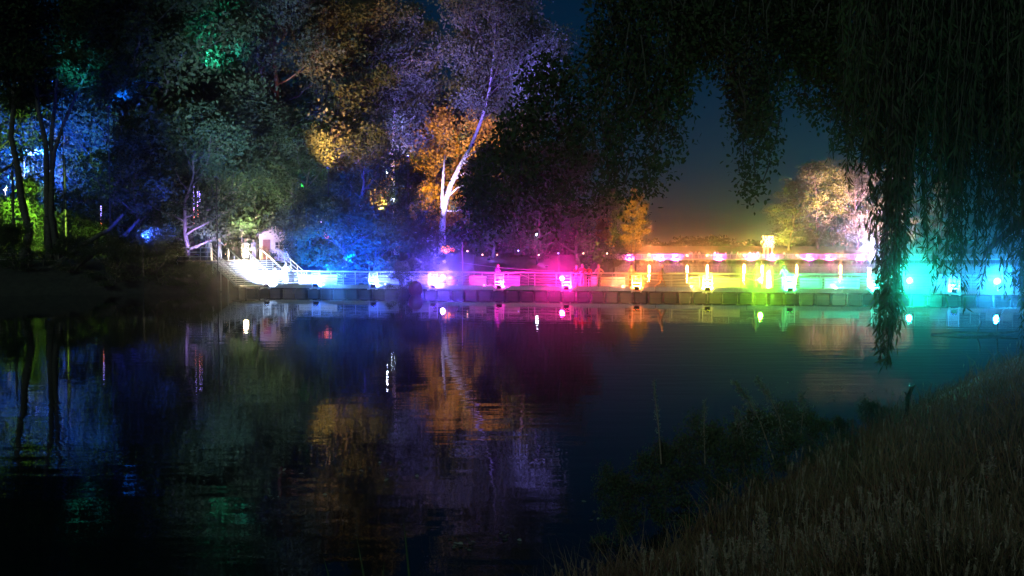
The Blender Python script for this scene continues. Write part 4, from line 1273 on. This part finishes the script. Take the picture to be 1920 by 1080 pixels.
person(on_deck(1471, 0.75), -0.7, 'pale mint-lit person leaning by the green lamp', 'white', 'cream', 'dark', 1.0, armL='rail', armR='bent', lean=0.18, group=NB)
SB = 'people on the stairs'
def on_stair(e, k): return stair_pt(e, (k + 0.5) * tread_d, ST_Z0 + (k + 1) * (ST_Z1 - ST_Z0) / NST)
def on_landing(e, a): return stair_pt(e, ST_RUN + a, ST_Z1 + 0.003)
person(on_landing(0.1, 0.9), 0.3, 'person in cream shirt at the landing rail left of the glare', 'cream', 'grey', armL='down', armR='down', group=SB)
person(on_landing(0.9, 0.7), 0.8, 'person in white beside the landing glare', 'white', 'white', 'fair', armL='bent', armR='out', group=SB)
person(on_landing(3.3, 1.3), 0.2, 'orange-faced person at the head of the stairs', 'cream', 'navy', 'fair', armL='bent', armR='down', group=SB)
person(on_landing(3.9, 1.0), -0.4, 'person in a lilac coat right of the orange-faced one', 'lilac', 'lilac', 'dark', 1.0, True, armL='down', armR='fwd', lean=0.1, group=SB)
person(stair_pt(3.6, -1.0, ST_Z0 + 0.004), 0.5, 'white-lit person at the stair foot beside the right rail', 'white', 'white', 'fair', 0.97, armL='bent', armR='bent', lean=0.15, group=SB)
_sit = on_stair(3.9, 3)
person(_sit - Vector((0, 0, 0.40)) + ST_A * 0.12, -0.9 + st_rz, 'person sitting low on the steps near the right rail', 'white', 'jeans', 'dark', 0.95, legs='sit', armL='fwd', armR='fwd', lean=0.25, group=SB)
FB = 'people on the distant bridge'
fp = [(1297, 'white', 'jeans', 'stand', 'leftmost person of the distant crowd'), (1305, 'grey', 'black', 'stand', 'second person from the left in the distant crowd'),
      (1311, 'white', 'jeans', 'stand', 'third person from the left in the distant crowd'), (1340, 'cream', 'jeans', 'stand', 'distant person standing left of a striding one'),
      (1346, 'white', 'white', 'walk', 'distant person in white striding left'), (1361, 'white', 'jeans', 'walk', 'distant walker beside the third orange lamp'),
      (1372, 'grey', 'black', 'stand', 'distant person standing between two walkers'), (1383, 'cream', 'tan', 'walk', 'distant walker left of the fourth orange lamp'),
      (1406, 'white', 'jeans', 'stand', 'distant person right of the fourth orange lamp'), (1413, 'grey', 'black', 'walk', 'distant walker left of the lantern sculpture'),
      (1421, 'white', 'jeans', 'stand', 'distant person under the lantern sculpture, left one'), (1447, 'cream', 'jeans', 'stand', 'distant person under the lantern sculpture, right one'),
      (1470, 'white', 'black', 'stand', 'distant person right of the lantern sculpture')]
for k, (px, tp_, lg, ls, lab) in enumerate(fp):
    kw = dict(legs=ls, armL='swing' if ls == 'walk' else 'bent', armR='fwd' if ls == 'walk' else 'down', fingers=True)
    person(on_bridge(px, 0.5 + 0.25 * (k % 3), DECK_Z + 0.004, FF), (1.4 if k % 2 else -1.2) if ls == 'walk' else 0.4 * (k % 4) - 0.6, lab, tp_, lg, 'dark', 0.97 + 0.02 * (k % 4), group=FB, **kw)

# ================================================================== near overhanging tree
rng = np.random.default_rng(11)
root = empty('overhanging_tree', (15.5, 13.0, gz(15.5, 13.0)), 0, 'dark large-leaved tree hanging over the top right of the view', 'tree')
base = Vector(root.location)
mb = MB()
trunk = [Vector((15.5, 13, base.z - 0.3)), Vector((15.3, 13.2, 5)), Vector((14.6, 13.8, 9)), Vector((13.2, 14.6, 12.0)), Vector((11.5, 15.3, 14.2))]
mb.tube([p - base for p in trunk], (0.55, 0.42, 0.36, 0.3, 0.2), 10)
mb.build('trunk', M_BARK, root, True)
LIMBS = [[(14.6, 13.8, 9), (11.5, 15.5, 11.2), (8.0, 16.8, 11.8), (4.0, 17.6, 11.4), (1.2, 18.2, 10.0), (-0.2, 18.6, 8.2)],
         [(13.2, 14.6, 12), (9.5, 17.0, 13.4), (6.0, 18.6, 13.2), (3.0, 19.6, 12.2), (1.8, 20.0, 10.4)],
         [(15.0, 13.4, 7.4), (11.5, 14.6, 9.6), (8.5, 15.6, 10.2), (6.2, 16.2, 9.6), (5.2, 16.5, 8.4)]]
for l in LIMBS:
    n_ = len(l)
    MB().tube([Vector(p) - base for p in l], [0.24 * (1 - 0.85 * k / (n_ - 1)) for k in range(n_)], 7).build('limb', M_BARK, root, True)
limb_pts = np.array([p for l in LIMBS for a_, c_ in zip(l[:-1], l[1:]) for p in [tuple(Vector(a_).lerp(Vector(c_), t_)) for t_ in (0, .25, .5, .75)]])
for l in ([(4.0, 17.6, 11.4), (3.0, 17.8, 9.4), (2.0, 18.0, 7.9), (0.8, 18.0, 6.4), (-0.1, 17.9, 5.3)], [(6.0, 18.6, 13.2), (3.4, 19.0, 10.2), (2.2, 18.6, 7.9), (1.5, 18.4, 6.0)],
          [(4.0, 17.6, 11.4), (3.0, 17.4, 9.6), (2.6, 17.2, 7.4), (2.4, 17.2, 5.6)], [(8.0, 16.8, 11.8), (5.2, 17.0, 10.2), (4.4, 17.0, 8.0), (4.2, 17.0, 5.4)], [(6.2, 16.2, 9.6), (5.8, 16.6, 8.2), (5.6, 16.8, 6.4)]):
    MB().tube([Vector(p) - base for p in l], [0.07 * (1 - 0.85 * k / (len(l) - 1)) for k in range(len(l))], 6).build('branch', M_BARK, root, True)
EDGE = [(880, 340, 395), (905, 310, 455), (930, 280, 445), (955, 225, 445), (980, 150, 445), (1005, 110, 440), (1025, 105, 435), (1060, 125, 430), (1090, 70, 420), (1115, -60, 400), (1150, -60, 385), (1200, -60, 365),
        (1250, -60, 330), (1275, -60, 270), (1295, -60, 150), (1345, -60, 120), (1375, -60, 170), (1390, -60, 335), (1412, -60, 370), (1438, -60, 320), (1452, -60, 170), (1470, -60, 150),
        (1490, -60, 205), (1520, -60, 225), (1545, -60, 200), (1570, -60, 260), (1620, -60, 300), (1700, -60, 300), (1960, -60, 300)]
ex = [e[0] for e in EDGE]
cl = []
twigs = MB()
k = 0
while k < 1800:
    px = rng.uniform(880, 1900) if rng.random() < 0.97 else rng.uniform(1380, 1450)
    lo_, hi_ = np.interp(px, ex, [e[1] for e in EDGE]), np.interp(px, ex, [e[2] for e in EDGE])
    py = lo_ + (hi_ - lo_) * rng.random() ** 1.05
    if px < 1115 and rng.random() < 0.55: continue
    if 1040 < px < 1110 and py < 110: continue
    f = (py - lo_) / (hi_ - lo_)
    if f > 0.72 and rng.random() < 0.45: continue
    Y = rng.uniform(15.0, 20.5)
    p = np.array(at(px, py, Y))
    cl.append(p)
    up_ = p + np.array([rng.normal() * 0.15, rng.normal() * 0.15, rng.uniform(0.4, 0.9) * (0.35 if px < 1125 else 1.0)])
    mid = (p + up_) / 2 + rng.normal(size=3) * 0.06
    twigs.tube([Vector(up_) - base, Vector(mid) - base, Vector(p) - base], (0.014, 0.010, 0.004), 4, cap=False)
    if k % 6 == 0:
        near = limb_pts[np.argmin(np.linalg.norm(limb_pts - up_, axis=1))]
        a_, c_ = Vector(near), Vector(up_)
        m1 = a_.lerp(c_, 0.5) + Vector((0, 0, 0.35))
        if (a_ - c_).length < 1.7: twigs.tube([a_ - base, m1 - base, c_ - base], (0.035, 0.024, 0.014), 5, cap=False)
    k += 1
twigs.build('twigs', M_BARK, root)
cl = np.array(cl)
idx = np.repeat(np.arange(len(cl)), 38)
P = cl[idx] + rng.normal(size=(len(idx), 3)) * np.array([0.13, 0.13, 0.14])
V = leaves(rng, P - np.array(base), 0.085, 0.050, droop=0.6, pts=6)
tag(obj('crown', fast_mesh('crown', V, 6, leaf_mat('leaf_near', (0.03, 0.05, 0.022), (0.09, 0.11, 0.05))), root), kind='stuff')

# ================================================================== willow on the right
root = empty('weeping_willow', (12.2, 10.5, gz(12.2, 10.5)), 0, 'weeping willow with long dark strands hanging at the right', 'tree')
base = Vector(root.location)
MB().tube([Vector(p) - base for p in ((12.2, 10.5, base.z - 0.4), (12.0, 10.5, 3.4), (11.4, 10.4, 6.0), (10.4, 10.2, 8.2))], (0.6, 0.46, 0.38, 0.28), 10).build('trunk', M_BARK, root, True)
WL = [[(10.4, 10.2, 8.2), (8.4, 9.6, 9.2), (6.4, 9.2, 9.3), (4.6, 9.0, 8.6), (3.4, 9.0, 7.6)], [(11.4, 10.4, 6.0), (8.6, 11.5, 8.6), (6.6, 12.2, 9.4), (4.8, 12.6, 9.2)],
      [(11.4, 10.4, 6.0), (8.2, 8.6, 7.8), (6.2, 8.0, 8.2), (4.2, 7.8, 7.6)], [(10.4, 10.2, 8.2), (8.8, 11.2, 10.0), (7.0, 11.6, 10.6), (5.2, 11.4, 10.0)]]
for l in WL:
    MB().tube([Vector(p) - base for p in l], [0.2 * (1 - 0.8 * k / (len(l) - 1)) for k in range(len(l))], 7).build('limb', M_BARK, root, True)
WE = [(1545, 250), (1560, 330), (1575, 380), (1595, 350), (1612, 430), (1630, 470), (1642, 640), (1655, 690), (1672, 685), (1690, 600), (1705, 500), (1725, 480), (1745, 540), (1765, 560), (1790, 560), (1800, 610), (1830, 580), (1850, 520), (1870, 480), (1885, 560), (1910, 660), (1960, 720), (2150, 760)]
wx = [e[0] for e in WE]; wy = [e[1] for e in WE]
strands = MB()
PL, AX = [], []
ns = 0
while ns < 470:
    u = rng.random()
    px = rng.uniform(1640, 1685) if u < 0.07 else (rng.uniform(1890, 2150) if u < 0.22 else 1545 + 400 * rng.beta(1.6, 1.2))
    Y = rng.uniform(7.2, 13.0)
    ye = np.interp(px, wx, wy)
    if px < 1640 and rng.random() < 0.25: continue
    q_ = rng.random()
    py = ye * (0.42 + 0.58 * q_ ** 1.5)
    if u < 0.07: py = ye * (0.9 + 0.1 * q_)
    end = np.array(at(px, py, Y))
    ztop = rng.uniform(7.0, 9.0)
    top = np.array([end[0] + rng.normal() * 0.25 + 0.15, Y + rng.normal() * 0.25, ztop])
    n_ = 9
    ph = rng.uniform(0, 6.28)
    pts = []
    for k in range(n_ + 1):
        f = k / n_
        p = top * (1 - f) + end * f
        p = p + np.array([math.sin(ph + f * 4) * 0.06, math.cos(ph + f * 3) * 0.06, 0]) * (1 - 0.4 * f)
        pts.append(p)
    strands.tube([Vector(p) - base for p in pts], [0.006 - 0.0045 * k / n_ for k in range(n_ + 1)], 3, cap=False)
    pts = np.array(pts)
    ln = ztop - end[2]
    m_ = int(ln / 0.034)
    t = np.sort(rng.uniform(0.05, 1.0, m_)) * n_
    i = np.minimum(t.astype(int), n_ - 1)
    PL.append(pts[i] + (pts[i + 1] - pts[i]) * (t - i)[:, None])
    if rng.random() < 0.5:        # side branchlet
        b0 = rng.uniform(0.35, 0.8) * n_; i0 = int(b0)
        q0 = pts[i0]; q1 = q0 + np.array([rng.normal() * 0.16, rng.normal() * 0.16, -rng.uniform(0.4, 0.9)])
        if q1[2] > end[2] - 0.1:
            qm = (q0 + q1) / 2 + (q1 - q0) * np.array([0.35, 0.35, 0])
            strands.tube([Vector(q0) - base, Vector(qm) - base, Vector(q1) - base], (0.004, 0.003, 0.0015), 3, cap=False)
            tt = rng.uniform(0.1, 1, 20)[:, None]
            PL.append(q0 * (1 - tt) + q1 * tt)
    ns += 1
strands.build('strands', M_BARK, root)
P = np.concatenate(PL)
ax = np.tile(np.array([0, 0, -1.0]), (len(P), 1))
V = leaves(rng, P - np.array(base), 0.10, 0.017, axis=ax, jitter=0.42, pts=4)
tag(obj('crown', fast_mesh('crown', V, 4, M_WILLOW), root), kind='stuff')
# bare bough crossing low on the right
bb = [at(1935, 395, 12.5), at(1885, 440, 12.5), at(1850, 470, 12.4), at(1838, 500, 12.3)]
MB().tube([Vector(p) - base for p in [(11.0, 11.0, 6.6)] + [tuple(p) for p in bb]], (0.12, 0.06, 0.045, 0.03, 0.012), 6).build('bough', M_BARK, root, True)

# ================================================================== foreground bank: grass, seed heads, weeds
M_GRASS = leaf_mat('dry_grass', (0.06, 0.045, 0.026), (0.32, 0.20, 0.115), 0.25)
M_SEED = leaf_mat('seed_head', (0.20, 0.14, 0.10), (0.46, 0.34, 0.25), 0.2)
rng = np.random.default_rng(31)
def bank_points(n, dmin=4.8, dmax=27.0, inset=0.0):
    u = rng.uniform(0, 1, n)
    Y = 1 / ((1 / dmin) * (1 - u) + (1 / dmax) * u)
    X = rng.uniform(-0.25, 0.62, n) * Y + rng.normal(size=n) * 0.3
    sd = lake_sd(X, Y)
    k = sd > inset
    X, Y, sd = X[k], Y[k], sd[k]
    return np.stack([X, Y, ground_z(X, Y)], 1), sd
P, sd = bank_points(110000, inset=-0.1)
n = len(P)
patch = 0.5 + 0.5 * np.sin(P[:, 0] * 1.7 + 1.1 * np.sin(P[:, 1] * 1.3)) * np.sin(P[:, 1] * 1.9 + 0.7)
H = ((0.06 + 0.42 * rng.random(n) ** 2.2) * (0.32 + 1.25 * patch ** 1.6))[:, None]
az = rng.uniform(0, 6.283, n)
tilt = rng.normal(size=(n, 2)) * (0.30 + 0.45 * (rng.random((n, 1)) < 0.25))
s = np.stack([np.cos(az), np.sin(az), np.zeros(n)], 1) * (rng.uniform(0.003, 0.006, n) * (0.6 + P[:, 1] / 18))[:, None]
tilt = np.clip(tilt, -0.9, 0.9)
mid = P + np.concatenate([tilt * H * 0.35, H * 0.55], 1)
tip = P + np.concatenate([tilt * H * 1.2, H * (1.0 - 0.25 * np.abs(tilt[:, :1]))], 1)
V = np.stack([P - s, P + s, mid + s * 0.8, mid - s * 0.8, mid - s * 0.8, mid + s * 0.8, tip + s * 0.12, tip - s * 0.12], 1).reshape(-1, 3)
tag(obj('grass', fast_mesh('grass', V, 4, M_GRASS)), 'dry brown grass covering the near bank', 'grass', kind='stuff')
P, sd = bank_points(5200, 4.2, 24, 0.25)
keep = (np.sin(P[:, 0] * 2.3 + 1.5 * np.sin(P[:, 1] * 1.1)) * np.sin(P[:, 1] * 1.6 + P[:, 0] * 0.8) + rng.normal(size=len(P)) * 0.25) > 0.35
P = P[keep]
n = len(P)
H = rng.uniform(0.20, 0.46, n)
tilt = rng.normal(size=(n, 2)) * 0.10
top = P + np.concatenate([tilt * H[:, None], H[:, None]], 1)
ax = np.concatenate([tilt * 1.3, np.ones((n, 1))], 1)
vs = [leaves(rng, top - ax * 0.01, 0.085, 0.014, axis=ax, jitter=0.05, pts=6) for _ in range(3)]
for _ in range(26):
    f = rng.uniform(0, 1, (n, 1))
    vs.append(leaves(rng, top + ax * (f * 0.08), 0.018, 0.007, axis=ax, jitter=0.9, pts=6))
tag(obj('seed_heads', fast_mesh('seed_heads', np.concatenate(vs), 6, M_SEED)), 'pale fluffy seed heads standing over the dry grass', 'grass', kind='stuff')
az = rng.uniform(0, 6.283, n)
s = np.stack([np.cos(az), np.sin(az), np.zeros(n)], 1) * 0.0028
V = np.stack([P - s, P + s, top + s * 0.6, top - s * 0.6], 1).reshape(-1, 3)
tag(obj('grass_stalks', fast_mesh('grass_stalks', V, 4, M_SEED)), 'thin stalks carrying the seed heads', 'grass', kind='stuff')

BS = tree_meshes(41, 1.5, 1.05, 0.0, 6500, 0.060, 0.036, 0.025, leaf_mat('leaf_bank', (0.03, 0.05, 0.025), (0.10, 0.13, 0.07)), M_BARK, nlimb=18)
for px, Y, H, wide, lab in ((1165, 12.2, 0.8, 0.8, 'small rounded bush at the water edge, lowest of the bank bushes'), (1250, 12.9, 1.0, 0.8, 'dark green bush left of the two thin stems'),
                            (1335, 13.6, 1.1, 0.85, 'dark bush in the middle of the bank bushes'), (1430, 14.4, 1.15, 0.9, 'dense dark bush below the leaning plumes'),
                            (1515, 15.0, 0.85, 0.9, 'low dark bush right of the leaning plumes'), (1580, 17.5, 0.55, 1.0, 'low brownish bush by the sparkling water'), (1640, 19.0, 0.55, 1.1, 'flat brownish bush left of the bare stick')):
    x = colx(px, Y)
    o = empty('bank_bush', (x, Y, max(gz(x, Y), 0.0) - 0.05), px * 0.7, lab, 'bush', 'bushes on the near bank')
    sc = H / 1.5
    for nm, m_ in zip(('stems', 'foliage'), BS):
        c_ = obj(nm, m_, o); c_.scale = (sc * wide,) * 2 + (sc,)

def weed(pts, label, n=420, ll=0.05, spread=0.07, mt=None):
    p0 = Vector(pts[0])
    o = empty('tall_weed', p0, 0, label, 'weed', 'tall weeds on the near bank')
    MB().tube([Vector(p) - p0 for p in pts], [0.008 * (1 - 0.8 * k / (len(pts) - 1)) + 0.001 for k in range(len(pts))], 5).build('stem', M_SEED, o)
    A = np.array([tuple(Vector(p) - p0) for p in pts])
    t = rng.uniform(0.15, 1.0, n) * (len(A) - 1)
    i = np.minimum(t.astype(int), len(A) - 2)
    P = A[i] + (A[i + 1] - A[i]) * (t - i)[:, None]
    taper = (1.25 - t / (len(A) - 1))[:, None]
    P = P + rng.normal(size=P.shape) * spread * taper * np.array([1, 1, 0.6])
    obj('leaf_sprays', fast_mesh('leaf_sprays', leaves(rng, P, ll, ll * 0.35, axis=np.tile(A[-1] / np.linalg.norm(A[-1]), (n, 1)), jitter=0.9, pts=4), 4, mt or M_SEED), o)
M_WEED = leaf_mat('weed_leaf', (0.10, 0.12, 0.09), (0.24, 0.27, 0.22), 0.3)
weed([at(1450, 860, 14.0), at(1425, 790, 14.0), at(1400, 745, 14.0), at(1376, 715, 14.0)], 'grey-green plume weed leaning furthest left', mt=M_WEED)
weed([at(1475, 860, 14.1), at(1460, 780, 14.1), at(1440, 740, 14.1), at(1418, 710, 14.1)], 'grey-green plume weed with the highest tip', mt=M_WEED)
weed([at(1400, 860, 13.9), at(1390, 800, 13.9), at(1378, 765, 13.9)], 'short plume weed below the leaning one', 300, mt=M_WEED)
weed([at(1240, 870, 12.6), at(1234, 790, 12.6), at(1228, 745, 12.6), at(1226, 712, 12.6)], 'single tall thin weed left above the bushes', 160, 0.04, 0.02, M_WEED)
weed([at(1322, 870, 13.2), at(1320, 800, 13.2), at(1322, 750, 13.2)], 'single thin weed between the bushes', 160, 0.04, 0.03, M_WEED)
weed([at(1500, 830, 14.8), at(1506, 770, 14.8), at(1500, 738, 14.8)], 'short upright weed right of the plumes', 260, mt=M_WEED)
weed([at(1430, 1075, 6.6), at(1432, 1000, 6.6), at(1425, 955, 6.6)], 'pinkish dry weed standing in the middle of the grass', 220, 0.03, 0.03)
weed([at(1650, 1060, 6.6), at(1672, 990, 6.6), at(1685, 930, 6.6)], 'dry bent weed in the grass on the right', 160, 0.03, 0.025)
weed([at(1850, 960, 8.6), at(1855, 900, 8.6), at(1858, 860, 8.6)], 'rusty dry weed near the right edge', 220, 0.035, 0.04)
# bare stick
a_ = at(1700, 765, 18.0)
st = MB().tube([a_ - Vector((0, 0, 0.3)), at(1702, 745, 18), at(1710, 728, 18), at(1716, 722, 18)], (0.05, 0.045, 0.035, 0.02), 7).tube([at(1702, 745, 18), at(1697, 735, 18.05)], (0.02, 0.012), 5).build('bare_stick', M_BARK, None, True)
tag(st, 'short bare dark stick standing at the bank edge by sparkling water', 'stick')
# reeds at the lower left
for k, (px, y0, Y, lean, lab) in enumerate(((668, 1005, 9.6, 0.05, 'pale reed blade left of the tallest one'), (755, 968, 9.5, 0.03, 'tallest reed blade at the bottom of the picture'), (720, 1052, 9.7, -0.04, 'short reed blade by the bottom edge'), (606, 1045, 9.9, 0.06, 'leftmost short reed blade at the bottom edge'))):
    t = at(px, y0, Y)
    b_ = Vector((t.x + lean * 4, Y - 0.05, -0.5))
    pts = [b_.lerp(t, f) + Vector((0.02 * math.sin(f * 3), 0, 0)) for f in (0, 0.3, 0.6, 0.85, 1.0)]
    m_ = MB()
    for j, p_ in enumerate(pts):
        w_ = 0.016 * (1 - 0.9 * (j / 4) ** 2)
        m_.v += [(p_.x - w_, p_.y, p_.z), (p_.x, p_.y - 0.006, p_.z), (p_.x + w_, p_.y, p_.z)]
    for j in range(4):
        for q_ in range(2):
            m_.f.append((j * 3 + q_, j * 3 + q_ + 1, j * 3 + 4 + q_, j * 3 + 3 + q_)); m_.mi.append(0)
    tag(m_.build('reed_blade', M_LEAF_D, None, True), lab, 'reed', 'reeds at the water edge')
# floating log and drifting leaves
L0 = at(1745, 628, 40.5); L0.z = 0.03
o = empty('floating_log', L0, 0, 'dark log lying in the shallow water behind the willow strands', 'log')
MB().tube([(0, 0, 0), (1.2, 0.1, 0.06), (2.6, -0.1, 0.03), (3.6, 0.1, 0.10)], (0.03, 0.06, 0.07, 0.05), 8).build('stem', M_BARK, o, True)
MB().tube([(1.9, 0, 0.05), (2.1, 0.1, 0.5), (2.0, 0.1, 0.8)], (0.04, 0.03, 0.01), 6).tube([(2.7, 0, 0.05), (2.8, 0.1, 0.7), (3.0, 0.1, 1.0)], (0.04, 0.03, 0.01), 6).build('snag', M_BARK, o, True)
def drift(px, py, n, r, label):
    Y = CAM_H * F_PX / (py - 458)
    c_ = at(px, py, Y)
    P = np.stack([c_.x + rng.normal(size=n) * r, c_.y + rng.normal(size=n) * r, np.full(n, 0.012)], 1)
    ax = rng.normal(size=(n, 3)); ax[:, 2] *= 0.15
    V = leaves(rng, P, 0.07, 0.045, axis=ax, jitter=0.1, pts=6)
    V[:, 2] = np.maximum(V[:, 2], 0.006)
    tag(obj('drifting_leaves', fast_mesh('drifting_leaves', V, 6, M_WEED)), label, 'leaves', kind='stuff')
drift(868, 1030, 16, 0.10, 'small raft of drifting leaves near the bottom of the picture')
drift(700, 880, 22, 0.55, 'loose scatter of drifting leaves on the dark water left of the bank')
drift(1180, 960, 26, 0.30, 'drifting leaves gathered at the foot of the bank bushes')
drift(480, 940, 18, 0.50, 'thin scatter of drifting leaves at the lower left')
drift(1560, 735, 30, 0.9, 'drifting leaves and scum by the ruffled shallows')
drift(938, 1016, 8, 0.14, 'few drifting leaves right of the small raft')

# ================================================================== night haze over the lake
hb = MB()
hb.box((0, 560, 18.0), (1300, 1300, 44.0))
m = bpy.data.materials.new('haze_air'); m.use_nodes = True
nt = m.node_tree; nt.nodes.clear()
v = nt.nodes.new('ShaderNodeVolumePrincipled')
v.inputs['Color'].default_value = (0.9, 0.92, 0.95, 1)
v.inputs['Density'].default_value = 0.0008
v.inputs['Anisotropy'].default_value = 0.979
out = nt.nodes.new('ShaderNodeOutputMaterial')
nt.links.new(v.outputs[0], out.inputs['Volume'])
hz_ = hb.build('haze', m)
tag(hz_, 'thin night mist hanging over the whole lake', 'haze', kind='stuff')
